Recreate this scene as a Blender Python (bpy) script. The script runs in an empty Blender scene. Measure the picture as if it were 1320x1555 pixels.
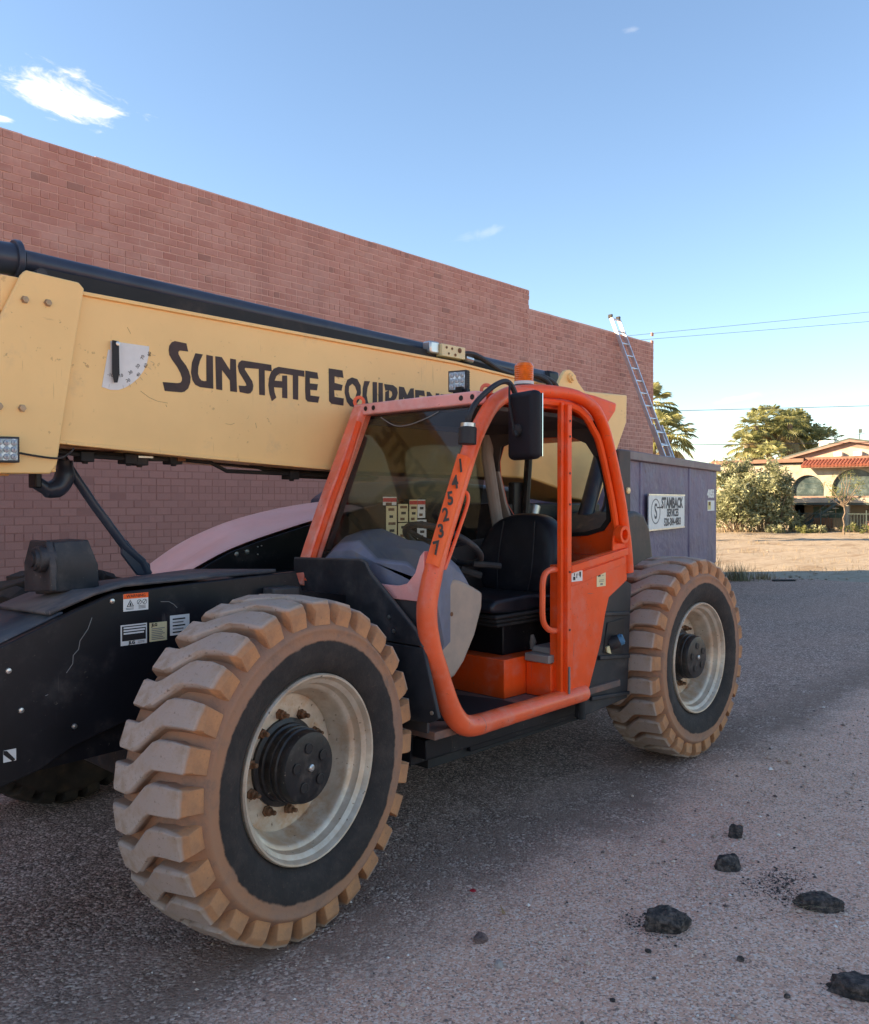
import bpy, bmesh, math, random
from math import sin, cos, pi, radians, atan2, sqrt
from mathutils import Vector, Matrix, noise as mnoise

SC = bpy.context.scene
COL = SC.collection
rnd = random.Random(7)

# ------------------------------------------------------------------ camera, sky, sun, exposure
CAM = Vector((-1.94, -2.473, 1.62))
cam = bpy.data.cameras.new('camera')
cam.sensor_fit = 'HORIZONTAL'; cam.sensor_width = 36.0
cam.lens = 36.0 * 1300.0 / 1320.0
cam.clip_start = 0.05; cam.clip_end = 2000
co = bpy.data.objects.new('camera', cam); COL.objects.link(co)
co.location = CAM
HEAD, PITCH = radians(43.5), math.atan(17.5 / 1300.0)
co.rotation_euler = (pi / 2 - PITCH, 0, HEAD - pi / 2)
SC.camera = co

SUN_AZ = Vector((-0.724, 0.690)); SUN_EL = radians(22)
SC.view_settings.view_transform = 'Standard'
SC.view_settings.look = 'None'
SC.view_settings.gamma = 1.0
SC.view_settings.exposure = 1.78
SC.view_settings.use_curve_mapping = False
SC.view_settings.use_white_balance = True          # camera balanced for open shade
SC.view_settings.white_balance_temperature = 8800
SC.view_settings.white_balance_tint = 14

def make_world():
    w = bpy.data.worlds.new('World'); SC.world = w; w.use_nodes = True
    nt = w.node_tree; nt.nodes.clear(); N = nt.nodes.new; L = nt.links.new
    out = N('ShaderNodeOutputWorld'); bg = N('ShaderNodeBackground')
    bg.inputs['Strength'].default_value = 0.105
    sky = N('ShaderNodeTexSky'); sky.sky_type = 'NISHITA'; sky.sun_disc = False
    sky.sun_elevation = SUN_EL; sky.sun_rotation = atan2(SUN_AZ.x, SUN_AZ.y)
    sky.altitude = 700; sky.air_density = 1.2; sky.dust_density = 0.3; sky.ozone_density = 6.2
    tc = N('ShaderNodeTexCoord')
    def math_(op, a, b=None):
        n = N('ShaderNodeMath'); n.operation = op
        for i, v in enumerate((a, b)):
            if v is None: continue
            if isinstance(v, (int, float)): n.inputs[i].default_value = v
            else: L(v, n.inputs[i])
        return n.outputs[0]
    def dot(v):
        n = N('ShaderNodeVectorMath'); n.operation = 'DOT_PRODUCT'
        L(tc.outputs['Generated'], n.inputs[0]); n.inputs[1].default_value = v
        return n.outputs['Value']
    total = None
    # small fair weather clouds: (azimuth right of the street bearing, elevation, half width, half height, tilt, strength)
    for az, el, hw, hh, tilt, s in ((-23.3, 23.3, 4.9, 1.75, -12, 1.0), (3.5, 17.3, 2.6, .55, 14, .10), (19.5, 6.4, 2.8, .4, 10, .34),
                                    (-26.9, 21.6, 1.1, .35, 0, .8), (13.0, 28.0, 1.0, .3, 0, .12)):
        a = HEAD - radians(az); e = radians(el)
        c = Vector((cos(a) * cos(e), sin(a) * cos(e), sin(e)))
        rt = Vector((sin(a), -cos(a), 0)); up = rt.cross(c); up = -up if up.z < 0 else up
        t = radians(tilt); ra = rt * cos(t) + up * sin(t); ua = up * cos(t) - rt * sin(t)
        px = math_('DIVIDE', dot(ra), radians(hw)); py = math_('DIVIDE', dot(ua), radians(hh))
        r = math_('SQRT', math_('ADD', math_('MULTIPLY', px, px), math_('MULTIPLY', py, py)))
        cb = N('ShaderNodeCombineXYZ')
        L(math_('MULTIPLY', px, hw / 3.2), cb.inputs[0]); L(math_('MULTIPLY', py, hh / 1.25), cb.inputs[1]); cb.inputs[2].default_value = az
        nz = N('ShaderNodeTexNoise'); nz.inputs['Scale'].default_value = 1.25; nz.inputs['Detail'].default_value = 7
        nz.inputs['Roughness'].default_value = .62; nz.inputs['Distortion'].default_value = .5
        L(cb.outputs[0], nz.inputs['Vector'])
        d = math_('SUBTRACT', math_('ADD', math_('MULTIPLY', nz.outputs[0], 2.1), -0.32), r)
        mr = N('ShaderNodeMapRange'); mr.interpolation_type = 'SMOOTHSTEP'
        mr.inputs['From Min'].default_value = -.05; mr.inputs['From Max'].default_value = .75; mr.inputs['To Max'].default_value = s
        L(d, mr.inputs['Value'])
        front = math_('GREATER_THAN', dot(c), 0.5)
        m = math_('MULTIPLY', mr.outputs[0], front)
        total = m if total is None else math_('MAXIMUM', total, m)
    mix = N('ShaderNodeMix'); mix.data_type = 'RGBA'
    L(total, mix.inputs['Factor']); L(sky.outputs[0], mix.inputs['A']); mix.inputs['B'].default_value = (5.0, 5.3, 5.6, 1)
    L(mix.outputs['Result'], bg.inputs['Color']); L(bg.outputs[0], out.inputs[0])
make_world()

sun = bpy.data.lights.new('sun', 'SUN'); sun.energy = 5.0; sun.angle = radians(.5); sun.color = (1.0, .86, .68)
so = bpy.data.objects.new('sun', sun); COL.objects.link(so)
so.location = (-20, 20, 30)
sd = Vector((SUN_AZ.x * cos(SUN_EL), SUN_AZ.y * cos(SUN_EL), sin(SUN_EL)))
so.rotation_euler = sd.to_track_quat('Z', 'Y').to_euler()

# ------------------------------------------------------------------ materials
def base_mat(name):
    m = bpy.data.materials.new(name); m.use_nodes = True
    nt = m.node_tree; nt.nodes.clear()
    out = nt.nodes.new('ShaderNodeOutputMaterial'); b = nt.nodes.new('ShaderNodeBsdfPrincipled')
    nt.links.new(b.outputs[0], out.inputs[0])
    return m, nt, b, out

class NT:
    """tiny node builder"""
    def __init__(s, nt): s.nt = nt
    def n(s, t, **k):
        x = s.nt.nodes.new(t)
        for a, v in k.items(): setattr(x, a, v)
        return x
    def put(s, sock, v):
        if isinstance(v, bpy.types.NodeSocket): s.nt.links.new(v, sock)
        elif isinstance(v, (tuple, list)) and sock.type == 'RGBA': sock.default_value = (*v[:3], 1)
        else: sock.default_value = v
    def math(s, op, a, b=0.0, clamp=False):
        x = s.n('ShaderNodeMath', operation=op, use_clamp=clamp); s.put(x.inputs[0], a); s.put(x.inputs[1], b); return x.outputs[0]
    def mix(s, f, a, b, blend='MIX'):
        x = s.n('ShaderNodeMix', data_type='RGBA', blend_type=blend)
        s.put(x.inputs['Factor'], f); s.put(x.inputs['A'], a); s.put(x.inputs['B'], b); return x.outputs['Result']
    def step(s, v, lo, hi, a=0.0, b=1.0):
        x = s.n('ShaderNodeMapRange', interpolation_type='SMOOTHSTEP')
        s.put(x.inputs['Value'], v); x.inputs['From Min'].default_value = lo; x.inputs['From Max'].default_value = hi
        x.inputs['To Min'].default_value = a; x.inputs['To Max'].default_value = b; return x.outputs[0]
    def noise(s, vec, scale, detail=4, rough=.55, dist=0.0):
        x = s.n('ShaderNodeTexNoise'); s.put(x.inputs['Vector'], vec)
        x.inputs['Scale'].default_value = scale; x.inputs['Detail'].default_value = detail
        x.inputs['Roughness'].default_value = rough; x.inputs['Distortion'].default_value = dist
        return x.outputs[0]
    def voro(s, vec, scale, out='Color', feature='F1'):
        x = s.n('ShaderNodeTexVoronoi', feature=feature); s.put(x.inputs['Vector'], vec); x.inputs['Scale'].default_value = scale
        return x.outputs[out]
    def scale(s, vec, v):
        x = s.n('ShaderNodeMapping'); s.put(x.inputs['Vector'], vec); x.inputs['Scale'].default_value = v; return x.outputs[0]
    def pos(s): return s.n('ShaderNodeNewGeometry').outputs['Position']
    def obj(s): return s.n('ShaderNodeTexCoord').outputs['Object']
    def xyz(s, v):
        x = s.n('ShaderNodeSeparateXYZ'); s.put(x.inputs[0], v); return x.outputs
    def bump(s, h, strength, dist=.01):
        x = s.n('ShaderNodeBump'); s.put(x.inputs['Height'], h); x.inputs['Strength'].default_value = strength
        x.inputs['Distance'].default_value = dist; return x.outputs[0]

def paint(name, col, rough=.45, metal=0.0, var=.12, vscale=3.0, dust=None, dust_amt=.35, dust_scale=5.0, spots=None, spot_scale=30.0,
          bump=.0, bump_scale=80.0, coat=0.0, streak=None, spec=.5, scratch=None, bump_dist=.004):
    m, nt, b, out = base_mat(name); t = NT(nt)
    p = t.pos()
    n1 = t.noise(p, vscale, 5, .6)
    c = t.mix(t.step(n1, .3, .7), tuple(x * (1 - var) for x in col), tuple(min(1, x * (1 + var)) for x in col))
    r = rough
    if dust:
        nd = t.noise(p, dust_scale, 7, .68)
        f = t.step(nd, .62 - dust_amt * .5, .95 - dust_amt * .35)
        c = t.mix(f, c, dust); r = t.math('ADD', t.math('MULTIPLY', f, .35), rough, True)
    if streak:
        q = t.scale(p, (9, 9, .7)); f = t.step(t.noise(q, 1.6, 5, .6), .52, .75, 0, .55); c = t.mix(f, c, streak)
    if spots:
        f = t.step(t.noise(p, spot_scale, 4, .6), .64, .70); g = t.step(t.noise(p, spot_scale * .11, 3), .48, .62)
        c = t.mix(t.math('MULTIPLY', t.math('MULTIPLY', f, g), .7), c, spots)
    if scratch:
        for k, sc_ in enumerate(((60, 60, 2.2), (3, 40, 45), (30, 8, 2))):
            f = t.step(t.noise(t.scale(p, sc_), 1.5, 3, .5, .6), .70, .735); g = t.step(t.noise(p, 4.0 + k, 2), .5, .62)
            c = t.mix(t.math('MULTIPLY', t.math('MULTIPLY', f, g), .75), c, scratch)
    t.put(b.inputs['Base Color'], c); t.put(b.inputs['Roughness'], r); b.inputs['Metallic'].default_value = metal
    b.inputs['Coat Weight'].default_value = coat; b.inputs['Specular IOR Level'].default_value = spec * .7
    if bump: t.put(b.inputs['Normal'], t.bump(t.noise(p, bump_scale, 4), bump, bump_dist))
    return m

def flat(name, col, rough=.6, metal=0.0, var=.06):
    return paint(name, col, rough, metal, var, 12.0)

def glass_mat(name, tint, gloss=.12, rough=.02):
    m, nt, b, out = base_mat(name); t = NT(nt); nt.nodes.remove(b)
    tr = t.n('ShaderNodeBsdfTransparent'); tr.inputs[0].default_value = (*tint, 1)
    gl = t.n('ShaderNodeBsdfGlossy'); gl.inputs['Roughness'].default_value = rough; gl.inputs[0].default_value = (.9, .9, .9, 1)
    fr = t.n('ShaderNodeLayerWeight'); face = t.math('POWER', fr.outputs['Facing'], 4.0)
    df = t.n('ShaderNodeBsdfDiffuse'); df.inputs[0].default_value = (.32, .29, .25, 1)
    film = t.step(t.noise(t.pos(), 5, 6, .65), .40, .85, .0, .06)
    mx0 = t.n('ShaderNodeMixShader'); t.put(mx0.inputs[0], film); nt.links.new(tr.outputs[0], mx0.inputs[1]); nt.links.new(df.outputs[0], mx0.inputs[2])
    mx = t.n('ShaderNodeMixShader'); t.put(mx.inputs[0], t.math('ADD', t.math('MULTIPLY', face, .5), gloss, True))
    nt.links.new(mx0.outputs[0], mx.inputs[1]); nt.links.new(gl.outputs[0], mx.inputs[2]); nt.links.new(mx.outputs[0], out.inputs[0])
    return m

DUST = (.30, .20, .145); CLAY = (.42, .20, .085)
MAT = {}
MAT['yellow'] = paint('boom_paint', (.93, .58, .24), .5, var=.04, vscale=2.0, dust=(.58, .40, .23), dust_amt=.12, dust_scale=4, spots=(.42, .22, .09), spot_scale=34, scratch=(.62, .36, .15), bump=.03, bump_scale=30)
MAT['orange'] = paint('orange_paint', (.95, .085, .014), .42, spec=.35, var=.08, vscale=4, dust=(.80, .19, .12), dust_amt=.35, dust_scale=7, spots=(.20, .045, .03), spot_scale=60, scratch=(.42, .10, .07), bump=.03, bump_scale=60)
MAT['orange_dusty'] = paint('dusty_orange_paint', (.95, .125, .042), .38, spec=.45, var=.08, vscale=5, dust=(.86, .24, .16), dust_amt=.35, dust_scale=9, spots=(.10, .03, .028), spot_scale=85, scratch=(.45, .16, .12), coat=.15)
MAT['faded'] = paint('faded_paint', (.88, .36, .32), .38, var=.1, vscale=5, dust=(.90, .52, .48), dust_amt=.35, dust_scale=18, spots=(.60, .10, .06), spot_scale=40)
MAT['bolt'] = paint('dull_bolt', (.42, .28, .17), .5, .5, var=.2)
MAT['lip'] = paint('worn_rubber_lip', (.085, .075, .070), .7, var=.2, vscale=8)
MAT['post'] = paint('sunned_orange_paint', (.92, .19, .11), .38, spec=.5, var=.1, vscale=6, dust=(.92, .42, .35), dust_amt=.45, dust_scale=10, spots=(.40, .07, .05), spot_scale=50, scratch=(.90, .50, .42))
MAT['hood'] = paint('sun_faded_hood_paint', (.92, .46, .40), .34, spec=.5, var=.08, vscale=3, dust=(.92, .56, .50), dust_amt=.35, dust_scale=4)
MAT['black'] = paint('black_paint', (.009, .009, .012), .42, spec=.4, var=.25, vscale=3, dust=(.065, .052, .047), dust_amt=.22, dust_scale=6, spots=(.16, .14, .12), spot_scale=55, bump=.03, bump_scale=40, scratch=(.07, .06, .058))
MAT['black_top'] = paint('scuffed_black_paint', (.026, .026, .030), .48, var=.25, vscale=5, dust=(.13, .105, .095), dust_amt=.35, dust_scale=8, spots=(.25, .22, .2), spot_scale=60)
MAT['deck'] = paint('worn_deck_paint', (.060, .062, .072), .5, var=.25, vscale=5, dust=(.17, .145, .135), dust_amt=.45, dust_scale=7, spots=(.22, .19, .17), spot_scale=60, scratch=(.20, .17, .16))
MAT['navy'] = paint('dark_blue_tube', (.030, .040, .062), .32, var=.2, vscale=3, dust=(.10, .095, .10), dust_amt=.25, dust_scale=5)
MAT['plastic'] = paint('black_plastic', (.022, .022, .025), .55, var=.2, vscale=6, dust=(.12, .095, .08), dust_amt=.3, dust_scale=5, bump=.05, bump_scale=200)
MAT['rubber'] = paint('black_rubber', (.018, .018, .019), .7, var=.2, dust=(.10, .08, .07), dust_amt=.25)
MAT['flap'] = paint('rubber_mudguard', (.020, .021, .025), .6, var=.3, vscale=6, dust=(.085, .072, .068), dust_amt=.35, dust_scale=7, bump=.08, bump_scale=60)
MAT['dash'] = paint('grey_dash_plastic', (.155, .17, .225), .6, var=.12, vscale=8, dust=(.24, .21, .19), dust_amt=.3, dust_scale=10, bump=.05, bump_scale=250)
MAT['beige'] = paint('dusty_beige_plastic', (.36, .275, .22), .65, var=.12, vscale=5, dust=(.46, .32, .235), dust_amt=.4, dust_scale=5)
MAT['trim'] = paint('grey_trim', (.28, .235, .21), .6, var=.1, dust=(.28, .22, .18), dust_amt=.3)
MAT['liner'] = paint('dark_headliner', (.060, .048, .046), .8, var=.15)
MAT['vinyl'] = paint('black_vinyl', (.012, .013, .018), .36, var=.2, vscale=9, dust=(.055, .05, .05), dust_amt=.2, bump=.12, bump_scale=220)
MAT['floor'] = paint('dusty_cab_floor', (.30, .13, .085), .85, var=.3, vscale=9, dust=(.13, .105, .095), dust_amt=.7, dust_scale=6)
MAT['steel'] = paint('steel', (.55, .53, .50), .35, .9, var=.15)
MAT['rust'] = paint('rusty_steel', (.16, .07, .035), .75, .2, var=.35, vscale=30, dust=(.30, .17, .10), dust_amt=.4, dust_scale=20)
MAT['white'] = flat('white_decal', (.72, .70, .66), .5)
MAT['cream'] = flat('cream_decal', (.72, .60, .34), .5)
MAT['pale_yellow'] = flat('yellow_decal', (.62, .52, .20), .5)
MAT['ink'] = flat('black_ink', (.018, .014, .014), .55)
MAT['brown_ink'] = paint('brown_black_vinyl', (.050, .022, .017), .5, var=.25, vscale=12, dust=(.10, .06, .045), dust_amt=.15, dust_scale=30)
MAT['grey_ink'] = flat('grey_ink', (.20, .19, .18), .6)
MAT['decal_orange'] = flat('orange_decal', (.95, .118, .018), .42)
MAT['decal_red'] = flat('red_decal', (.55, .04, .03), .5)
MAT['amber'] = paint('amber_lens', (.80, .15, .008), .18, var=.15, vscale=40, coat=.4)
MAT['hose'] = paint('hydraulic_hose', (.022, .020, .020), .5, var=.2, dust=(.13, .10, .08), dust_amt=.3, dust_scale=12)
MAT['blue'] = flat('blue_plastic', (.05, .19, .32), .4)
MAT['hub'] = paint('hub_paint', (.016, .014, .015), .4, var=.3, vscale=10, dust=(.10, .075, .062), dust_amt=.35, dust_scale=14, spots=(.3, .25, .2), spot_scale=70, bump=.15, bump_scale=60)
MAT['glass'] = glass_mat('tinted_window_glass', (.58, .58, .53), .012)
MAT['clear'] = glass_mat('clear_window_glass', (.86, .87, .84), .012)
MAT['mirror_shell'] = paint('mirror_shell', (.012, .012, .016), .6, spec=.3, var=.1, dust=(.03, .028, .03), dust_amt=.1)
MAT['mirror'] = paint('mirror_silver', (.8, .8, .8), .03, 1.0, var=0)

def led_mat():
    m, nt, b, out = base_mat('led_lens'); t = NT(nt)
    v = t.voro(t.pos(), 46, 'Distance')
    t.put(b.inputs['Base Color'], t.mix(t.step(v, .25, .5), (.52, .57, .62), (.22, .26, .30)))
    b.inputs['Roughness'].default_value = .2; b.inputs['Metallic'].default_value = .2
    return m
MAT['led'] = led_mat()

def rim_mat():
    m, nt, b, out = base_mat('rim_paint'); t = NT(nt); p = t.obj()
    x = t.xyz(p); r = t.math('SQRT', t.math('ADD', t.math('MULTIPLY', x[0], x[0]), t.math('MULTIPLY', x[2], x[2])))
    c = t.mix(t.step(t.noise(p, 9, 6, .65), .3, .7), (.52, .41, .31), (.70, .58, .46))
    f = t.math('MULTIPLY', t.step(t.noise(p, 6, 7, .7), .42, .66), t.step(r, .23, .33, 1, .45))
    c = t.mix(f, c, (.52, .29, .155))
    c = t.mix(t.math('MULTIPLY', t.step(t.noise(p, 55, 3), .66, .72), .8), c, (.13, .06, .035))
    t.put(b.inputs['Base Color'], c); b.inputs['Roughness'].default_value = .42; b.inputs['Metallic'].default_value = .35
    t.put(b.inputs['Normal'], t.bump(t.noise(p, 40, 4), .08, .004))
    return m
MAT['rim'] = rim_mat()

def tyre_mat(kind):
    """solid rubber tyre: clean black inner band, clay on shoulder and grooves, pale dust on worn lug faces"""
    m, nt, b, out = base_mat(kind); t = NT(nt); p = t.obj()
    x = t.xyz(p); r = t.math('SQRT', t.math('ADD', t.math('MULTIPLY', x[0], x[0]), t.math('MULTIPLY', x[2], x[2])))
    n = t.noise(p, 14, 6, .7); n2 = t.noise(p, 3.5, 4, .6); n3 = t.noise(p, 70, 4, .6)
    clay = t.mix(t.step(n2, .3, .7), (.40, .175, .09), (.33, .165, .105)); clay = t.mix(t.step(n, .45, .8), clay, (.20, .12, .085))
    if kind == 'tyre_lug_rubber':
        top = t.mix(t.step(n2, .3, .7), (.40, .28, .225), (.49, .36, .295)); top = t.mix(t.step(n, .42, .80), top, (.36, .22, .14)); top = t.mix(t.step(n3, .60, .72, 0, .6), top, (.26, .18, .13))
        rr = t.math('ADD', r, t.math('MULTIPLY', t.math('SUBTRACT', n, .5), .02))
        end = t.mix(t.step(n, .3, .7), (.58, .245, .105), (.40, .18, .09))
        side = t.mix(t.step(x[1], .012, .03), end, t.mix(.5, clay, (.24, .15, .10)))
        c = t.mix(t.step(rr, .604, .615), side, top)
    else:
        rr = t.math('ADD', r, t.math('ADD', t.math('MULTIPLY', t.math('SUBTRACT', n, .5), .020), t.math('MULTIPLY', t.math('SUBTRACT', n2, .5), .03)))
        dark = t.mix(t.step(n, .35, .8), (.020, .014, .012), (.050, .034, .028))
        c = t.mix(t.step(rr, .465, .475), dark, clay)
    c = t.mix(t.step(n3, .62, .75, 0, .5), c, (.12, .075, .05))
    t.put(b.inputs['Base Color'], c); b.inputs['Roughness'].default_value = .85
    q = t.scale(p, (1, 30, 1))
    t.put(b.inputs['Normal'], t.bump(t.math('ADD', n3, t.math('MULTIPLY', n, .8)), .3, .006))
    return m
MAT['tyre'] = tyre_mat('tyre_rubber'); MAT['lug'] = tyre_mat('tyre_lug_rubber')

# ------------------------------------------------------------------ mesh helpers
class MB:
    def __init__(s): s.v = []; s.f = []; s.mi = []; s.tint = []
    def add(s, vs, fs, mi=0, tint=None):
        o = len(s.v); s.v += [tuple(v) for v in vs]
        for f in fs:
            s.f.append(tuple(i + o for i in f)); s.mi.append(mi); s.tint.append(tint if tint is not None else .5)
        return s
    def box(s, lo, hi, mi=0, M=None, tint=None):
        x0, y0, z0 = lo; x1, y1, z1 = hi
        vs = [Vector(p) for p in ((x0, y0, z0), (x1, y0, z0), (x1, y1, z0), (x0, y1, z0), (x0, y0, z1), (x1, y0, z1), (x1, y1, z1), (x0, y1, z1))]
        if M: vs = [M @ v for v in vs]
        return s.add(vs, ((0, 3, 2, 1), (4, 5, 6, 7), (0, 1, 5, 4), (1, 2, 6, 5), (2, 3, 7, 6), (3, 0, 4, 7)), mi, tint)
    def prism(s, poly, axis, a, b, mi=0, M=None):
        """polygon in the two other axes, extruded along axis from a to b"""
        n = len(poly); vs = []
        for d in (a, b):
            for p, q in poly:
                v = {'x': (d, p, q), 'y': (p, d, q), 'z': (p, q, d)}[axis]
                vs.append(M @ Vector(v) if M else v)
        fs = [tuple(range(n)), tuple(range(2 * n - 1, n - 1, -1))] + [(i, (i + 1) % n, n + (i + 1) % n, n + i) for i in range(n)]
        return s.add(vs, fs, mi)
    def tube(s, path, r, seg=10, mi=0, smooth=0, flat=None):
        P = [Vector(p) for p in path]
        if smooth: P = catmull(P, smooth)
        n = len(P); R = r if isinstance(r, (list, tuple)) else [r] * n
        if len(R) != n: R = [R[min(len(R) - 1, int(i * len(R) / n))] for i in range(n)]
        T = [((P[min(i + 1, n - 1)] - P[max(i - 1, 0)]).normalized()) for i in range(n)]
        u = T[0].orthogonal().normalized(); vs = []
        for i in range(n):
            u = (u - T[i] * u.dot(T[i])).normalized(); w = T[i].cross(u)
            for k in range(seg):
                a = 2 * pi * k / seg; vs.append(P[i] + (u * cos(a) + w * sin(a)) * R[i])
        fs = [(i * seg + k, i * seg + (k + 1) % seg, (i + 1) * seg + (k + 1) % seg, (i + 1) * seg + k) for i in range(n - 1) for k in range(seg)]
        fs += [tuple(range(seg - 1, -1, -1)), tuple((n - 1) * seg + k for k in range(seg))]
        return s.add(vs, fs, mi)
    def lathe(s, prof, seg=48, c=(0, 0, 0), axis='y', mi=0, closed=False, M=None):
        vs = []; n = len(prof); c = Vector(c)
        for r, h in prof:
            for k in range(seg):
                a = 2 * pi * k / seg; p, q = r * cos(a), r * sin(a)
                v = Vector({'y': (p, h, q), 'x': (h, p, q), 'z': (p, q, h)}[axis]) + c
                vs.append(M @ v if M else v)
        fs = [(i * seg + k, i * seg + (k + 1) % seg, ((i + 1) % n) * seg + (k + 1) % seg, ((i + 1) % n) * seg + k) for i in range(n if closed else n - 1) for k in range(seg)]
        if not closed:
            if prof[0][0] > 1e-5: fs.append(tuple(range(seg)))
            if prof[-1][0] > 1e-5: fs.append(tuple((n - 1) * seg + k for k in range(seg)))
        return s.add(vs, fs, mi)
    def cyl(s, a, b, r, seg=14, mi=0): return s.tube([a, b], r, seg, mi)
    def build(s, name, mats, parent=None, bevel=0, smooth=35, local=False, seg=2, recalc=True, subsurf=0, origin=None):
        me = bpy.data.meshes.new(name)
        if not isinstance(mats, (list, tuple)): mats = [mats]
        c = Vector((0, 0, 0))
        if not local and s.v:
            if origin is None:
                lo = [min(v[i] for v in s.v) for i in range(3)]; hi = [max(v[i] for v in s.v) for i in range(3)]
                c = Vector([(lo[i] + hi[i]) / 2 for i in range(3)])
            else: c = Vector(origin)
        me.from_pydata([tuple(Vector(v) - c) for v in s.v], [], s.f)
        for m in mats: me.materials.append(m)
        if len(mats) > 1: me.polygons.foreach_set('material_index', s.mi)
        if any(t != .5 for t in s.tint):
            at = me.attributes.new('tint', 'FLOAT', 'FACE'); at.data.foreach_set('value', s.tint)
        if recalc:
            bm = bmesh.new(); bm.from_mesh(me); bmesh.ops.recalc_face_normals(bm, faces=bm.faces); bm.to_mesh(me); bm.free()
        if smooth:
            me.shade_smooth(); me.set_sharp_from_angle(angle=radians(smooth))
        o = bpy.data.objects.new(name, me); COL.objects.link(o)
        place(o, c, parent, local)
        if bevel:
            b = o.modifiers.new('bevel', 'BEVEL'); b.width = bevel; b.segments = seg; b.limit_method = 'ANGLE'; b.angle_limit = radians(30)
            if smooth: b.harden_normals = False
        if subsurf:
            ss = o.modifiers.new('sub', 'SUBSURF'); ss.levels = ss.render_levels = subsurf
        return o

WLOC = {}
def place(o, world_loc, parent, local=False):
    if parent is None:
        o.location = world_loc; WLOC[o.name] = Vector(world_loc)
    else:
        o.parent = parent
        if local: o.location = world_loc; WLOC[o.name] = Vector((0, 0, 0))
        else:
            o.location = Vector(world_loc) - WLOC[parent.name]; WLOC[o.name] = Vector(world_loc)

def catmull(P, k):
    out = []; n = len(P)
    for i in range(n - 1):
        p0, p1, p2, p3 = P[max(i - 1, 0)], P[i], P[i + 1], P[min(i + 2, n - 1)]
        for j in range(k):
            t = j / k
            out.append(.5 * ((2 * p1) + (p2 - p0) * t + (2 * p0 - 5 * p1 + 4 * p2 - p3) * t * t + (3 * p1 - p0 - 3 * p2 + p3) * t ** 3))
    out.append(P[-1]); return out

def tag(o, label=None, cat=None, group=None, kind=None):
    if label: o['label'] = label
    if cat: o['category'] = cat
    if group: o['group'] = group
    if kind: o['kind'] = kind
    return o

def empty(name, loc, label=None, cat=None, group=None, parent=None, rz=0):
    o = bpy.data.objects.new(name, None); COL.objects.link(o); o.empty_display_size = .2
    place(o, Vector(loc), parent)
    o.rotation_euler = (0, 0, rz)
    return tag(o, label, cat, group)

def text(name, s, size, origin, right, up, mat, parent, extrude=.0006, bold=.0, align='CENTER', sx=1.0):
    """raised lettering standing on a plane given by its right and up directions"""
    cu = bpy.data.curves.new(name, 'FONT'); cu.body = s; cu.size = size; cu.extrude = extrude; cu.offset = bold
    cu.align_x = align; cu.align_y = 'CENTER'; cu.resolution_u = 3
    tmp = bpy.data.objects.new('tmp', cu); me = tmp.to_mesh().copy(); tmp.to_mesh_clear()
    bpy.data.objects.remove(tmp); bpy.data.curves.remove(cu)
    r = Vector(right).normalized(); u = Vector(up).normalized(); n = r.cross(u)
    M = Matrix((r * sx, u, n)).transposed().to_4x4()
    me.transform(M); me.name = name
    me.materials.clear(); me.materials.append(mat)
    o = bpy.data.objects.new(name, me); COL.objects.link(o); place(o, Vector(origin), parent)
    return o

def copy_tree(o, parent=None):
    c = o.copy(); COL.objects.link(c)
    if parent: c.parent = parent
    for ch in list(o.children): copy_tree(ch, c)
    return c

# ------------------------------------------------------------------ the ground
def fbm(x, y, s, seed=0.0):
    return mnoise.fractal(Vector((x * s, y * s, seed)), 1.0, 2.0, 5)

BEAR = Vector((cos(HEAD), sin(HEAD))); SIDE = Vector((sin(HEAD), -cos(HEAD)))
def street(x, ahead, z=0.0):
    """plan of the lot: metres to the right of and along the street bearing, from the kerb point by the loader"""
    p = Vector((CAM.x, CAM.y)) + SIDE * x + BEAR * ahead
    return Vector((p.x, p.y, z))

def gravel_col(t, p):
    big = t.noise(p, .7, 5, .6); mid = t.noise(p, 6, 5, .65); fine = t.noise(p, 60, 3, .7)
    q = t.n('ShaderNodeVectorMath', operation='ADD'); nz = t.n('ShaderNodeTexNoise'); nz.inputs['Scale'].default_value = 40; nz.inputs['Detail'].default_value = 2
    t.put(nz.inputs['Vector'], p); sc = t.n('ShaderNodeVectorMath', operation='SCALE'); t.put(sc.inputs[0], nz.outputs['Color']); sc.inputs['Scale'].default_value = .012
    t.put(q.inputs[0], p); t.put(q.inputs[1], sc.outputs[0]); p2 = q.outputs[0]
    c1, d1 = t.xyz(t.voro(p2, 62, 'Color')), t.voro(p2, 62, 'Distance'); c2, d2 = t.xyz(t.voro(p2, 135, 'Color')), t.voro(p2, 135, 'Distance')
    patch = t.step(t.noise(p, 2.1, 5, .65), .38, .66)          # where stones lie thick
    g = t.mix(t.step(mid, .3, .7), (.75, .39, .265), (.92, .52, .365))
    g = t.mix(t.step(big, .35, .65, 0, .6), g, (.82, .41, .29))
    g = t.mix(t.step(fine, .54, .74, 0, .45), g, (.46, .24, .175))
    g = t.mix(t.step(c2[0], .62, .72, 0, .75), g, (.97, .68, .54)); g = t.mix(t.step(c2[1], .80, .88, 0, .7), g, (.26, .15, .12))
    big_st = t.math('MULTIPLY', t.step(c1[0], .60, .66), t.math('MULTIPLY', t.step(d1, .30, .46, 1, 0), t.step(patch, 0, 1, .25, 1)))
    st = t.mix(t.step(c1[1], .2, .9), (.66, .39, .30), (.97, .74, .62)); st = t.mix(t.step(c1[2], .80, .86), st, (.20, .13, .11))
    g = t.mix(big_st, g, st)
    h = t.math('ADD', t.math('MULTIPLY', big_st, 1.0), t.math('ADD', t.math('MULTIPLY', t.math('SUBTRACT', 1.0, d2), .5), t.math('ADD', mid, t.math('MULTIPLY', fine, .6))))
    return g, h, big, mid, fine

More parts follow.
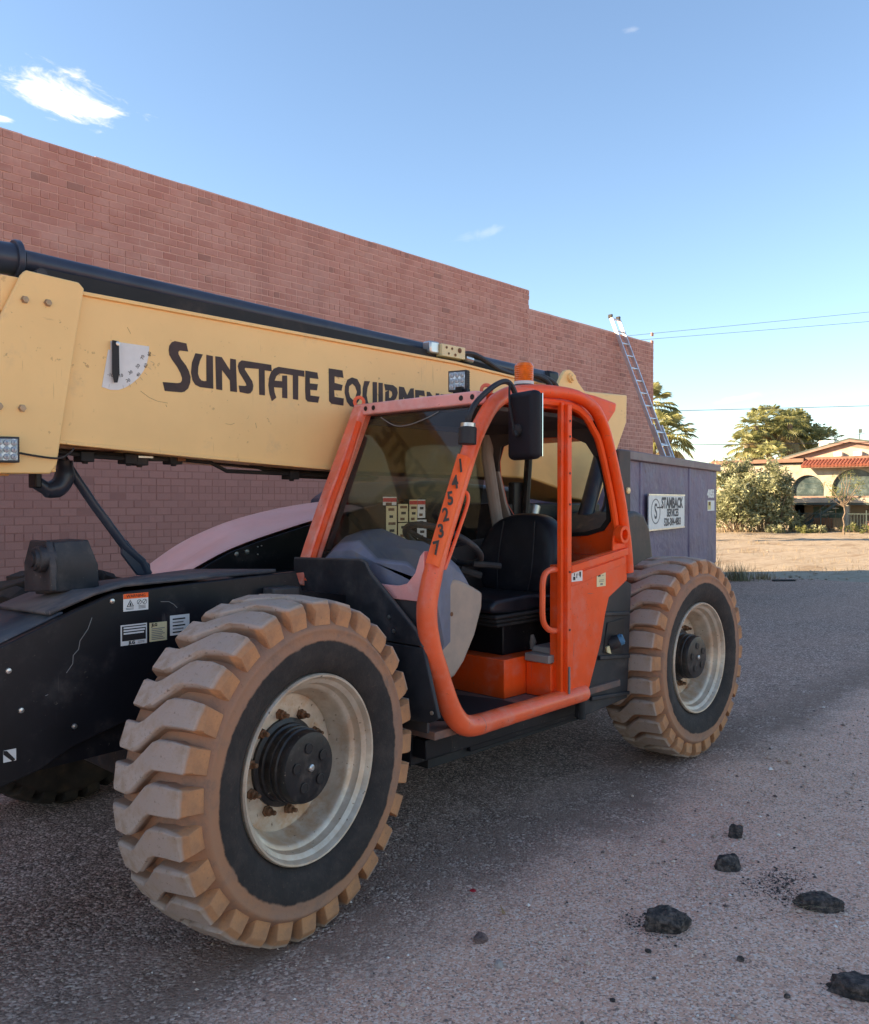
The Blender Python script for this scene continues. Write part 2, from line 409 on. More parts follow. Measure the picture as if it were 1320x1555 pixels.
def gravel_mat():
    m, nt, b, out = base_mat('gravel_dirt'); t = NT(nt); p = t.pos(); x = t.xyz(p)
    g, h, big, mid, fine = gravel_col(t, p)
    lot = t.mix(t.step(mid, .3, .7), (.32, .26, .195), (.41, .345, .265)); lot = t.mix(t.step(t.noise(t.scale(p, (.35, 1.2, 1)), 1.1, 6, .7), .48, .68, 0, .75), lot, (.21, .15, .098))
    lot = t.mix(t.step(t.noise(p, 2.3, 6, .7), .58, .72, 0, .6), lot, (.20, .175, .095))
    f = t.step(t.math('ADD', x[0], t.math('MULTIPLY', big, 1.2)), 13.5, 16.0)
    t.put(b.inputs['Base Color'], t.mix(f, g, lot)); b.inputs['Roughness'].default_value = .95; b.inputs['Specular IOR Level'].default_value = .1
    t.put(b.inputs['Normal'], t.bump(h, .6, .014))
    return m

def asphalt_mat():
    m, nt, b, out = base_mat('worn_asphalt'); t = NT(nt); p = t.pos(); x = t.xyz(p)
    big = t.noise(p, .8, 5, .6); mid = t.noise(p, 5, 5, .7); fine = t.noise(p, 90, 2, .6)
    agg = t.xyz(t.voro(p, 88, 'Color')); ad = t.voro(p, 88, 'Distance'); agg2 = t.xyz(t.voro(p, 150, 'Color')); agg3 = t.xyz(t.voro(p, 46, 'Color')); ad3 = t.voro(p, 46, 'Distance')
    c = t.mix(t.step(mid, .3, .7), (.27, .158, .12), (.42, .25, .195))
    c = t.mix(t.step(agg2[0], .60, .72, 0, .6), c, (.70, .48, .36)); c = t.mix(t.step(agg2[1], .66, .78, 0, .75), c, (.12, .075, .06))
    c = t.mix(t.step(agg[0], .66, .74, 0, .8), c, t.mix(agg[2], (.58, .37, .29), (.92, .66, .54))); c = t.mix(t.step(agg[1], .74, .84, 0, .7), c, (.12, .078, .064))
    c = t.mix(t.math('MULTIPLY', t.step(agg3[2], .84, .90, 0, .85), t.step(ad3, .25, .42, 1, 0)), c, (.90, .66, .52))
    c = t.mix(t.step(big, .35, .7, 0, .3), c, (.60, .34, .245))
    edge = t.math('ADD', x[1], t.math('ADD', t.math('MULTIPLY', t.math('SUBTRACT', big, .5), .8), t.math('MULTIPLY', t.math('SUBTRACT', mid, .5), .5)))
    dustf = t.math('MAXIMUM', t.step(edge, -.38, -.06, 1, 0), t.math('MULTIPLY', t.step(edge, -.2, .9, .6, 0), t.step(mid, .42, .62)))
    g, gh, _, _, _ = gravel_col(t, p); c = t.mix(dustf, c, g)
    # oily strip along the broken pavement edge
    oil = t.math('MULTIPLY', t.step(edge, -.2, .05), t.step(edge, .05, .6, 1, 0)); c = t.mix(t.math('MULTIPLY', oil, t.step(mid, .35, .6, .1, .75)), c, (.22, .135, .10))
    t.put(b.inputs['Base Color'], c); b.inputs['Roughness'].default_value = .9; b.inputs['Specular IOR Level'].default_value = .12
    ah = t.math('ADD', t.math('MULTIPLY', ad, -.8), t.math('ADD', t.math('MULTIPLY', fine, .5), mid))
    hm = t.n('ShaderNodeMix'); t.put(hm.inputs[0], dustf); t.put(hm.inputs[2], ah); t.put(hm.inputs[3], gh)
    t.put(b.inputs['Normal'], t.bump(hm.outputs[0], .6, .014))
    return m
GRAVEL, ASPHALT = gravel_mat(), asphalt_mat()

def build_ground():
    # base sheet reaching the horizon, finely divided near the loader and in the lot
    def axis(lo, hi, near_lo, near_hi, step, far):
        xs = [lo]; x = near_lo
        while x <= near_hi: xs.append(x); x += step
        xs.append(hi); k = near_hi + far
        while k < hi: xs.insert(-1, k); far *= 1.8; k += far
        k = near_lo - 6; f = 6; pre = []
        while k > lo: pre.append(k); f *= 1.8; k -= f
        return [lo] + sorted(pre) + xs[1:]
    X = axis(-400, 900, -3, 60, .5, 6); Y = axis(-500, 700, -6, 56, .5, 6)
    mb = MB(); nx, ny = len(X), len(Y)
    for y in Y:
        for x in X:
            z = -.005
            if x > 16.2:
                k = min(1, (x - 16.2) / 3); z += k * (.05 + .06 * fbm(x, y, .35, 3) + .035 * fbm(x, y, 1.3, 9)) if x < 62 and y < 58 else 0
            elif y < -.2 and x < 16: z += .0
            mb.v.append((x, y, z))
    mb.f = [(j * nx + i, j * nx + i + 1, (j + 1) * nx + i + 1, (j + 1) * nx + i) for j in range(ny - 1) for i in range(nx - 1)]
    mb.mi = [0] * len(mb.f); mb.tint = [.5] * len(mb.f)
    tag(mb.build('ground', GRAVEL, recalc=False, smooth=180), kind='structure')
    # broken-edged asphalt
    edge = []
    for i in range(0, 721):
        x = -18 + i * .05
        if x > 16.4: break
        edge.append((x, -1.9 + .12 * fbm(x, 0, .9, 5) + .06 * fbm(x, 0, 5, 8)))
    yl = 9.5; side = []
    y = edge[-1][1] + .1
    while y < yl: side.append((16.3 - .09 * (y - 2) + .15 * fbm(0, y, .8, 4) + .07 * fbm(0, y, 4, 2), y)); y += .1
    poly = edge + side + [(15.2, yl), (-18, yl)]
    mb = MB(); mb.prism(poly, 'z', -.05, 0.0)
    tag(mb.build('asphalt_pavement', ASPHALT, smooth=0), kind='structure')
build_ground()

# ------------------------------------------------------------------ the brick building wall
def brick_mat(name, src):
    m, nt, b, out = base_mat(name); t = NT(nt); p = t.pos(); z = t.xyz(p)[2]
    if src == 'attr':
        a = t.n('ShaderNodeAttribute', attribute_name='tint'); rv = a.outputs['Fac']
    else: rv = t.n('ShaderNodeObjectInfo').outputs['Random']
    r2 = t.math('FRACT', t.math('MULTIPLY', rv, 7.31)); r3 = t.math('FRACT', t.math('MULTIPLY', rv, 23.7))
    q = t.scale(p, (1, 1, 3)); n1 = t.noise(q, 1.3, 5, .65); n2 = t.noise(p, 16, 5, .65); n3 = t.noise(p, 90, 3)
    c = t.mix(r2, (.45, .195, .15), (.52, .245, .195))
    c = t.mix(t.step(r3, .72, .98, 0, .5), c, (.38, .145, .112)); c = t.mix(t.step(rv, .955, .97, 0, .5), c, (.24, .13, .105))
    c = t.mix(t.step(n1, .44, .62, 0, .55), c, (.56, .31, .25))
    c = t.mix(t.step(n2, .5, .75, 0, .45), c, (.38, .18, .145))
    c = t.mix(t.step(n3, .6, .75, 0, .35), c, (.62, .40, .34))
    st = t.step(t.noise(t.scale(p, (1.1, 1.1, .16)), 1.4, 5, .6), .50, .68); c = t.mix(t.math('MULTIPLY', st, .38), c, (.34, .165, .135))
    wh = t.step(t.noise(t.scale(p, (.8, .8, .5)), 1.1, 6, .7), .56, .70); c = t.mix(t.math('MULTIPLY', wh, .25), c, (.60, .36, .30))
    pnt = t.mix(r2, (.38, .165, .130), (.43, .19, .15)); pnt = t.mix(t.step(n2, .5, .8, 0, .4), pnt, (.33, .14, .115))
    f = t.step(t.math('ADD', z, t.math('MULTIPLY', t.math('SUBTRACT', n1, .5), .25)), 2.28, 2.34)
    t.put(b.inputs['Base Color'], t.mix(f, pnt, c)); b.inputs['Roughness'].default_value = .85
    t.put(b.inputs['Normal'], t.bump(t.math('ADD', n2, n3), .35, .006))
    return m

def mortar_mat():
    m, nt, b, out = base_mat('mortar'); t = NT(nt); p = t.pos(); z = t.xyz(p)[2]
    n1 = t.noise(p, 1.3, 5, .65); n2 = t.noise(p, 30, 4)
    c = t.mix(t.step(n2, .3, .7), (.62, .36, .29), (.70, .43, .355)); c = t.mix(t.step(n1, .4, .65, 0, .5), c, (.56, .31, .25))
    f = t.step(t.math('ADD', z, t.math('MULTIPLY', t.math('SUBTRACT', n1, .5), .25)), 2.28, 2.34)
    t.put(b.inputs['Base Color'], t.mix(f, (.335, .143, .113), c)); b.inputs['Roughness'].default_value = .9
    t.put(b.inputs['Normal'], t.bump(n2, .3, .006))
    return m

FRONT_HIDDEN = [(-40, 372, 840, 575, 500, 712, -40, 660)]
def image_spot(p):
    d = p - CAM; a = d.x * BEAR.x + d.y * BEAR.y
    return 660 + 1300 * (d.x * SIDE.x + d.y * SIDE.y) / a, 760 - 1300 * d.z / a

def build_wall():
    X0, XE, STEP = -16.0, 15.17, 10.50
    rot = math.atan(.0213); org = Vector((XE, 7.08, 0))
    wall = empty('brick_building', org, 'long two-tone brick wall with stepped parapet, painted below, behind the loader', 'building', rz=rot)
    R = Matrix.Translation(org) @ Matrix.Rotation(rot, 4, 'Z')
    H1, H2, CH, BL = 5.42, 5.09, .0863, .190
    mort = mortar_mat()
    mb = MB(); s = STEP - XE
    mb.box((X0 - XE, .0055, -.05), (s, .36, H1 - .004)); mb.box((s, .0055, -.05), (-.004, .36, H2 - .004))
    mb.build('wall_core', mort, wall, local=True, smooth=0)
    mb = MB(); mb.box((X0 - XE, -.004, H1 - .002), (-17.4, .40, 7.2)); mb.build('shade_wall', mort, wall, local=True, smooth=0)   # unseen higher wall, added to keep the sun off the loader
    bm = brick_mat('brick_tinted', 'attr'); bo = brick_mat('brick_single', 'rand')
    cells = []
    n = int(H1 / CH)
    r = random.Random(3)
    for k in range(n):
        z0 = H1 - (k + 1) * CH; header = (k % 6 == 0) or k == 0
        L = BL / 2 if header else BL
        x = -(.5 * BL if k % 2 and not header else 0)
        first = True
        while x > -19.4:
            x0 = x - L if not (first and k % 2 and not header) else x - L
            if first and k % 2 and not header: cells.append((-.5 * BL, 0, z0, header))
            first = False
            if z0 + CH <= (H1 if x0 + L <= s + .03 else H2) + 1e-3: cells.append((x0, x0 + L, z0, header))
            elif x0 < s - .05 and z0 + CH <= H1 + 1e-3: cells.append((x0, s, z0, header))
            x -= L
    # ends at the parapet step are trimmed by the wall's own height
    shown = []
    for c in cells:
        w = R @ Vector(((c[0] + c[1]) / 2, 0, c[2] + CH / 2)); d = w - CAM
        if d.x * BEAR.x + d.y * BEAR.y < 1: continue
        u, v = image_spot(w)
        topline = 368 + (u - 0) * .243; low = 672 + (u - 85) * .098
        vis = -5 < u < 470 and ((v < topline - 6 and v > 190) or (v > low + 8 and v < 870 and u < 430 and v < 860 - max(0, u - 240) * .35))
        if vis: shown.append((d.length, c))
    shown.sort(key=lambda q: q[0]); near = set(c for _, c in shown[:300])
    def brick(mb, x0, x1, z0, z1, y, tint=None, cx=0, cz=0):
        low = (z0 if cx == 0 and cz == 0 else 9) < 2.2; j = .0034 if low else .0050; a, b_, c_, d_ = x0 + j - cx, x1 - j - cx, z0 + j - cz, z1 - j - cz
        e = .0025; yb = .02
        vs = [(a, yb, c_), (b_, yb, c_), (b_, yb, d_), (a, yb, d_), (a + e, y, c_ + e), (b_ - e, y, c_ + e), (b_ - e, y, d_ - e), (a + e, y, d_ - e)]
        mb.add(vs, [(4, 5, 6, 7), (0, 1, 5, 4), (1, 2, 6, 5), (2, 3, 7, 6), (3, 0, 4, 7)], 0, tint)
    pro = {}
    for hd, L in ((True, BL / 2), (False, BL)):
        for q in range(3):
            m = MB(); brick(m, -L / 2, L / 2, -CH / 2, CH / 2, 0.0 - .0018 * q)
            pro[(hd, q)] = m.build('brick', bo, None, local=True, smooth=0)
    mb = MB(); used = set()
    for c in cells:
        if c in near:
            key = (c[3], r.randrange(3)); src = pro[key]
            o = src if key not in used else src.copy()
            if key in used: COL.objects.link(o)
            used.add(key)
            o.parent = wall; o.location = ((c[0] + c[1]) / 2, r.uniform(-.0015, .0015) + (.0045 if c[2] < 2.2 else 0), c[2] + CH / 2)
        else:
            brick(mb, c[0], c[1], c[2], c[2] + CH, r.uniform(.002, .0038) if c[2] < 2.2 else r.uniform(-.004, .0015), r.random() * .98 + .001)
    for k, o in pro.items():
        if k not in used: bpy.data.objects.remove(o)
    tag(mb.build('brick_courses', bm, wall, local=True, smooth=0), kind='stuff')
    # thin ragged mortar cap and the bricks of the parapet end face
    caps = {H1: MB(), H2: MB()}
    x = -.002
    while x > -19.4:
        w = r.uniform(.25, .8); w = x - s if x > s + 1e-6 > x - w + 2e-6 and x - s > .001 else w; top = H1 if x <= s + 1e-4 else H2
        caps[top].box((x - w, .004, top - .004), (x, .36, top + r.uniform(.004, .012))); x -= w
    for m_ in caps.values(): m_.build('parapet_cap', mort, wall, local=True, smooth=0)
    mb = MB(); k = 0; z = H2 - CH
    while z > 0:
        o = .0 if k % 2 else .095; y = .02 - o
        while y < .355:
            a, b_ = max(y, .02), min(y + .19, .356)
            if b_ - a > .03: mb.box((-.004, a + .005, z + .005), (.006 + r.uniform(-.002, .002), b_ - .005, z + CH - .005), 0, None, r.random() * .98 + .001)
            y += .19
        z -= CH; k += 1
    tag(mb.build('end_bricks', bm, wall, local=True, smooth=0), kind='stuff')
    mb = MB(); mb.box((s - .012, -.006, .0), (s + .004, .012, H2)); mb.build('joint_strip', mort, wall, local=True, smooth=0)
    return wall
build_wall()

# ------------------------------------------------------------------ the telehandler
# x runs along the machine towards its rear, y across it away from the street, z up
TH = empty('telehandler', (1.55, 1.2, 0), 'orange telehandler with long yellow boom and open cab, parked before the brick wall', 'telehandler')
TR = .630

def tread_block():
    mb = MB()
    # along the width: (y, sweep angle, crown radius, half width top, half width root)
    S = [(-.016, .0, .588, .036, .042), (.000, .0, .618, .042, .048), (.06, .0, .627, .044, .052), (.128, -.010, .630, .045, .053), (.150, -.030, .630, .0445, .053), (.225, -.145, .630, .0445, .053),
         (.250, -.168, .629, .044, .053), (.318, -.164, .623, .042, .050), (.352, -.164, .598, .036, .044)]
    for y, sw, rt, ht, hb in S:
        rb = .530 if y < .03 else .556
        for r, a in ((rb, -hb / .58), (rt - .008, -(ht + .004) / rt), (rt, -ht / rt), (rt, ht / rt), (rt - .008, (ht + .004) / rt), (rb, hb / .58)):
            a += sw + (.06 if False else 0)
            mb.v.append((r * sin(a), y, r * cos(a)))
    n = 6
    for i in range(len(S) - 1):
        for k in range(n - 1): mb.f.append((i * n + k, i * n + k + 1, (i + 1) * n + k + 1, (i + 1) * n + k))
    mb.f += [tuple(range(n)), tuple((len(S) - 1) * n + k for k in range(n - 1, -1, -1))]
    mb.mi = [0] * len(mb.f); mb.tint = [.5] * len(mb.f)
    return mb

def make_wheel():
    w = empty('wheel', (0, 0, TR), parent=TH)
    t = [(.338, .030), (.354, .004), (.385, -.012), (.43, -.026), (.485, -.029), (.505, -.025), (.510, -.029), (.520, -.027), (.530, -.014), (.545, .006), (.572, .034), (.584, .10), (.586, .18),
         (.584, .26), (.576, .32), (.560, .345), (.545, .368), (.49, .375), (.43, .368), (.385, .358), (.354, .345), (.338, .325)]
    mb = MB(); mb.lathe(t, 96, closed=True); mb.build('tyre', MAT['tyre'], w, local=True, smooth=50)
    N = 28; worn = []
    for k in range(N):
        if len(worn) < 4:               # four differently worn castings, shared round the tyre
            tb = tread_block(); q = random.Random(50 + k)
            tb.v = [(x + q.gauss(0, .0022), y + q.gauss(0, .0025), z + q.gauss(0, .0014)) for x, y, z in tb.v]
            o = tb.build('tread_block', MAT['lug'], w, local=True, smooth=22, bevel=.0035, seg=1); worn.append(o)
        else: o = worn[rnd.randrange(4)].copy(); COL.objects.link(o); o.parent = w
        o.rotation_euler = (0, 2 * pi * (k + .3) / N + rnd.uniform(-.006, .006), 0)
    p = [(0.3286, .345), (0.3432, .338), (0.3432, .32), (0.3217, .30), (0.3100, .22), (0.3100, .16), (0.3179, .09), (0.3256, .05), (0.3393, .034), (0.3471, .018), (0.3481, -.002), (0.3432, -.010), (0.3364, -.009), (0.3315, .0),
         (0.3266, .012), (0.3179, .018), (0.3100, .024), (0.3052, .045), (0.3013, .052), (0.2886, .058), (0.2828, .066), (0.2788, .085), (0.2652, .125), (0.2555, .142), (0.2555, .150), (0.2000, .150), (0.1000, .150)]
    mb = MB(); mb.lathe(p, 80); mb.build('rim', MAT['rim'], w, local=True, smooth=30)
    h = [(.165, .150), (.165, .138), (.148, .132), (.146, .118), (.137, .114), (.137, .096), (.142, .094), (.142, .082), (.136, .080), (.136, .060), (.140, .062), (.140, .056), (.134, .052), (.134, .030), (.128, .018), (.10, .012), (.0, .011)]
    mb = MB(); mb.lathe(h, 48)
    hub = mb.build('wheel_hub', MAT['hub'], w, local=True, smooth=30)
    hole = None
    for k in range(5):
        a = 2 * pi * k / 5 + .45
        if hole is None:
            mb = MB(); mb.lathe([(.021, .0075), (.017, .0065), (.016, .0075), (.0, .0080)], 14); hole = o = mb.build('hub_hole', MAT['ink'], w, local=True, smooth=30)
        else: o = hole.copy(); COL.objects.link(o); o.parent = w
        o.location = (.075 * cos(a), 0, .075 * sin(a))
    mb = MB(); mb.lathe([(.014, .012), (.014, .004), (.008, .000), (0, .000)], 10, (.0, 0, .0)); mb.build('hub_plug', MAT['steel'], w, local=True)
    nut = None
    for k in range(10):
        a = 2 * pi * k / 10 + .2
        if nut is None:
            mb = MB(); mb.lathe([(.021, .150), (.021, .143), (.017, .140), (.0165, .126), (.009, .122), (.009, .104), (.006, .101), (0, .101)], 6, (.185, 0, 0)); nut = o = mb.build('wheel_nut', MAT['rust'], w, local=True, smooth=25)
        else: o = nut.copy(); COL.objects.link(o); o.parent = w
        o.rotation_euler = (0, a, 0)
    mb = MB(); mb.tube([(.245, .135, -.10), (.272, .10, -.115), (.275, .085, -.12)], .006, 6); mb.build('tyre_valve', MAT['rust'], w, local=True)
    return w
MAT['shaded_tyre'] = paint('shaded_tyre_rubber', (.030, .022, .019), .85, var=.3, vscale=8, dust=(.10, .065, .045), dust_amt=.35, dust_scale=9)
wheel = make_wheel()
STEER = radians(9)
def place_wheel(w, x, y, rz, ry=0.0):
    w.location = Vector((x, y, TR)) - TH.location; w.rotation_euler = (0, ry, rz)
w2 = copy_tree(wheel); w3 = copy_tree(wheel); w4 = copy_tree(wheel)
place_wheel(wheel, 0.036, 0.022, STEER)
for c in (w2, w3, w4): c.parent = TH
for w_ in (w3, w4):                 # far pair coloured darker, deep shade painted into the rubber
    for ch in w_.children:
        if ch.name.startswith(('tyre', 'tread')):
            for sl in ch.material_slots: sl.link = 'OBJECT'; sl.material = MAT['shaded_tyre']
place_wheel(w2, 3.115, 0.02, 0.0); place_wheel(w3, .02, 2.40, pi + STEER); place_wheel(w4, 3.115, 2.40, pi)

def P(name, mb, m, **k): return mb.build(name, m, TH, **k)

# --- frame
mb = MB()
side = [(-1.75, .80), (-1.60, .85), (-.85, 1.12), (-.578, 1.225), (-.44, 1.272), (-.093, 1.287), (.402, 1.303), (.435, 1.215), (.80, 1.16), (.80, .62), (.30, .60), (.16, .78), (-.16, .80), (-.43, .775), (-.604, .727), (-.72, .67), (-.85, .64), (-1.2, .60), (-1.75, .60)]
mb.prism(side, 'y', .60, .635); frame = P('frame_side_plate', mb, MAT['black'], bevel=.004)
mb = MB(); mb.prism([(x, z - .035) for x, z in side], 'y', 1.272, 1.30); P('frame_side_plate', mb, MAT['black'], bevel=.004)
mb = MB(); mb.prism([(-1.74, .78), (-.85, 1.075), (-.578, 1.175), (-.44, 1.215), (.40, 1.245), (.43, 1.17), (.78, 1.12), (.78, .70), (-1.74, .63)], 'y', .637, 1.27); P('frame_core', mb, MAT['black'])
mb = MB(); mb.box((.5, .72, .52), (4.0, 1.7, .98)); mb.box((3.9, .75, .6), (4.25, 1.65, 1.0)); P('rear_frame', mb, MAT['black'], bevel=.01)
mb = MB()
mb.add([(-.66, .66, 1.205), (-.50, .645, 1.265), (-.40, .612, 1.292), (.30, .612, 1.306), (.30, 1.31, 1.268), (-.18, 1.31, 1.240), (-.42, 1.30, 1.236), (-.62, 1.28, 1.172)],
       [(0, 1, 2, 3, 4, 5, 6, 7)])
mb.f = [(0, 1, 6, 7), (1, 2, 5, 6), (2, 3, 4, 5)]; mb.mi = [0] * 3; mb.tint = [.5] * 3
o = P('frame_cover_plate', mb, MAT['deck'], smooth=60); sm = o.modifiers.new('thick', 'SOLIDIFY'); sm.thickness = .014; sm.offset = 1
mb = MB(); mb.add([(-1.7, .64, .83), (-.86, .64, 1.122), (-.62, .64, 1.215), (-.62, 1.29, 1.172), (-.86, 1.29, 1.085), (-1.7, 1.29, .80)], [(0, 1, 4, 5), (1, 2, 3, 4)])
o = P('frame_nose_plate', mb, MAT['deck'], smooth=60); sm = o.modifiers.new('thick', 'SOLIDIFY'); sm.thickness = .006; sm.offset = 1
# rivets and scratches on the near plate
rv = None
for x, z in ((-.823, 1.036), (-.782, .893), (-.597, .802), (-.453, 1.244)):
    if rv is None: mb = MB(); mb.lathe([(.0105, 0), (.009, -.005), (.0, -.007)], 12, (x, .60, z)); rv = P('rivet', mb, MAT['steel']); r0 = Vector((x, 0, z)); b0 = rv.location.copy()
    else: o = rv.copy(); COL.objects.link(o); o.location = b0 + Vector((x, 0, z)) - r0
mb = MB()
for pth in ([(-.53, 1.19), (-.545, 1.15), (-.575, 1.11), (-.58, 1.08), (-.60, 1.06), (-.602, 1.03), (-.625, 1.00)], [(-.255, 1.225), (-.22, 1.222), (-.20, 1.21), (-.185, 1.195)], [(-.70, .93), (-.69, .933)]):
    mb.tube([(x, .5995, z) for x, z in pth], .0016, 4)
P('scratch', mb, MAT['grey_ink'])
# clamp bracket with a pin on the frame
mb = MB(); mb.prism([(.86, 1.27), (.86, 1.37), (.90, 1.462), (1.06, 1.462), (1.12, 1.37), (1.12, 1.25)], 'x', -.572, -.545); mb.build('bracket_plate', MAT['black_top'], TH, bevel=.006)
mb = MB(); mb.add([(-.544, .90, 1.26), (-.360, .90, 1.265), (-.372, .88, 1.36), (-.402, .905, 1.462), (-.544, .905, 1.458), (-.544, .88, 1.36),
                   (-.544, 1.08, 1.24), (-.360, 1.08, 1.24), (-.372, 1.08, 1.36), (-.402, 1.07, 1.462), (-.544, 1.07, 1.458), (-.544, 1.08, 1.36)],
                  [(0, 1, 2, 5), (5, 2, 3, 4), (6, 11, 8, 7), (11, 10, 9, 8), (4, 3, 9, 10), (1, 7, 8, 2), (2, 8, 9, 3), (0, 6, 7, 1), (0, 5, 11, 6), (5, 4, 10, 11)])
br = P('boom_rest_bracket', mb, MAT['black_top'], bevel=.006)
mb = MB(); mb.lathe([(.052, -.54), (.052, -.598), (.044, -.602), (.044, -.616), (.0, -.616)], 20, (0, .925, 1.392), 'x'); mb.lathe([(.030, -.615), (.030, -.624), (0, -.624)], 20, (0, .925, 1.392), 'x'); P('bracket_pin', mb, MAT['black_top'])
# decals of the frame, each a printed sheet with its own layout
def decal(name, x0, x1, z0, z1, y, m, parent=TH, bev=0):
    mb = MB(); mb.box((x0, y - .0014, z0), (x1, y, z1)); return mb.build(name, m, parent, smooth=0)
RX, UZ = (1, 0, 0), (0, 0, 1)
def rule(parent, x0, x1, z0, z1, y, m, name='printed_line'):
    mb = MB(); mb.box((x0, y - .0007, z0), (x1, y, z1)); return mb.build(name, m, parent, smooth=0)
d = decal('warning_decal', -.409, -.308, 1.200, 1.266, .6, MAT['white']); yy = .5986
rule(d, -.409, -.308, 1.247, 1.266, yy, MAT['decal_orange'], 'warning_band'); text('warning_word', 'WARNING', .016, (-.3585, yy - .001, 1.2565), RX, UZ, MAT['ink'], d)
mb = MB(); mb.prism([(-.396, 1.217), (-.367, 1.217), (-.3815, 1.243)], 'y', yy - .0007, yy); tri = mb.build('hazard_triangle', MAT['ink'], d, smooth=0)
mb = MB(); mb.prism([(-.391, 1.2195), (-.372, 1.2195), (-.3815, 1.238)], 'y', yy - .0012, yy - .0007); mb.build('hazard_field', MAT['white'], d, smooth=0)
mb = MB(); mb.prism([(-.3855, 1.2205), (-.3775, 1.2205), (-.3785, 1.228), (-.3815, 1.233), (-.3845, 1.228)], 'y', yy - .0017, yy - .0012); mb.build('hazard_flame', MAT['ink'], d, smooth=0)
for cxx in (-.345, -.323):
    mb = MB(); mb.lathe([(.0095, yy), (.0095, yy - .0007), (.0078, yy - .0007), (.0078, yy)], 24, (cxx, 0, 1.232), closed=True); mb.prism([(cxx - .007, 1.2255), (cxx - .0055, 1.224), (cxx + .007, 1.2385), (cxx + .0055, 1.24)], 'y', yy - .0007, yy); mb.build('prohibition_sign', MAT['ink'], d, smooth=30)
for k in range(3): rule(d, -.348, -.319, 1.207 + k * .0048, 1.2095 + k * .0048, yy, MAT['grey_ink'])
for k in range(2): rule(d, -.399, -.368, 1.206 + k * .0045, 1.2082 + k * .0045, yy, MAT['grey_ink'])
d = decal('serial_plate', -.42, -.314, 1.071, 1.149, .6, MAT['white'])
rule(d, -.415, -.319, 1.088, 1.144, yy, MAT['ink'])
for k in range(3): rule(d, -.409, -.327 + .004 * k, 1.113 + k * .0105, 1.119 + k * .0105, yy - .0007, MAT['white'])
text('maker_mark', 'JLG', .017, (-.376, yy - .001, 1.0795), RX, UZ, MAT['ink'], d, bold=.0006)
for k in range(2): rule(d, -.352, -.325, 1.076 + k * .005, 1.078 + k * .005, yy, MAT['grey_ink'])
d = decal('capacity_decal', -.303, -.230, 1.073, 1.146, .6, MAT['cream'])
text('maker_mark', 'JLG', .016, (-.283, yy - .001, 1.137), RX, UZ, MAT['ink'], d, bold=.0006)
for k in range(7): rule(d, -.295, -.240 - .006 * (k % 3), 1.080 + k * .0068, 1.083 + k * .0068, yy, MAT['grey_ink'])
d = decal('notice_decal', -.216, -.131, 1.087, 1.166, .6, MAT['white'])
for k in range(5): rule(d, -.205, -.150 - .008 * (k % 2), 1.096 + k * .013, 1.1015 + k * .013, yy, MAT['grey_ink'] if k % 2 else MAT['ink'])
d = decal('arrow_decal', -.842, -.800, .724, .765, .6, MAT['white']); mb = MB(); mb.prism([(-.842, .752), (-.812, .722), (-.803, .728), (-.830, .762), (-.842, .765)], 'y', yy - .0007, yy); mb.build('arrow_stripe', MAT['ink'], d, smooth=0)

# --- axles, belly and step
mb = MB(); mb.cyl((0, .30, TR), (0, 2.1, TR), .12, 18); mb.box((-.2, .95, .42), (.2, 1.45, .80)); mb.cyl((0, .33, TR), (0, .55, TR), .19, 18); P('front_axle', mb, MAT['hub'], bevel=.01)
mb = MB(); mb.cyl((3.115, .30, TR), (3.115, 2.1, TR), .12, 18); mb.box((2.9, .95, .42), (3.3, 1.45, .80)); mb.cyl((3.115, .33, TR), (3.115, .55, TR), .19, 18); P('rear_axle', mb, MAT['hub'], bevel=.01)
mb = MB(); mb.box((.82, .30, .40), (2.55, .95, .555)); mb.box((.84, .22, .44), (1.02, .5, .53)); mb.prism([(.25, .75), (1.25, .52), (1.28, .36), (2.3, .36), (2.3, .42), (1.3, .55), (.3, .85)], 'y', .335, .36); P('belly_guard', mb, MAT['black'], bevel=.005)
mb = MB(); mb.box((1.00, .36, .335), (2.35, 1.9, .40)); mb.cyl((.3, 1.2, .62), (2.9, 1.2, .55), .06, 12); P('drive_shaft', mb, MAT['rubber'])

# --- boom: outer section with reinforcing collar, inner section going on forward
Y0, Y1 = 1.05, 1.45
outer = [(-.475, 1.857), (.18, 1.822), (.963, 1.787), (2.37, 1.775), (2.74, 1.765), (3.03, 1.708), (3.146, 1.64), (3.55, 1.60), (3.80, 1.98), (3.955, 2.23), (3.965, 2.445), (3.05, 2.409), (1.95, 2.462), (-.45, 2.482)]
mb = MB(); mb.prism(outer, 'y', Y0, Y1); boom = P('boom', mb, MAT['yellow'], bevel=.012)
mb = MB()
for zz in ((2.474, 2.490),): mb.prism([(-.36, 2.472), (1.95, 2.454), (3.0, 2.404), (3.0, 2.418), (1.95, 2.470), (-.36, 2.489)], 'y', Y0 - .012, Y1 + .012)
mb.prism([(-.47, 1.852), (.18, 1.816), (.963, 1.781), (2.3, 1.769), (2.3, 1.785), (.963, 1.797), (.18, 1.832), (-.47, 1.868)], 'y', Y0 - .010, Y1 + .010)
mb.build('boom_flange', MAT['yellow'], boom, bevel=.003)
mb = MB(); mb.box((-2.6, 1.10, 1.93), (-.4, 1.40, 2.40)); P('inner_boom', mb, MAT['yellow'], bevel=.015)
col = [(-.612, 2.505), (-.595, 2.527), (-.385, 2.517), (-.362, 2.495), (-.395, 2.30), (-.478, 1.765), (-.505, 1.727), (-.86, 1.722), (-.875, 1.76), (-.775, 2.12), (-.689, 2.335)]
for a, b_ in ((Y0 - .032, Y0 - .004), (Y1 + .004, Y1 + .032)):
    mb = MB(); mb.prism(col, 'y', a, b_); cp = P('boom_collar_plate', mb, MAT['yellow'], bevel=.006)
    if a < 1.2: collar = cp
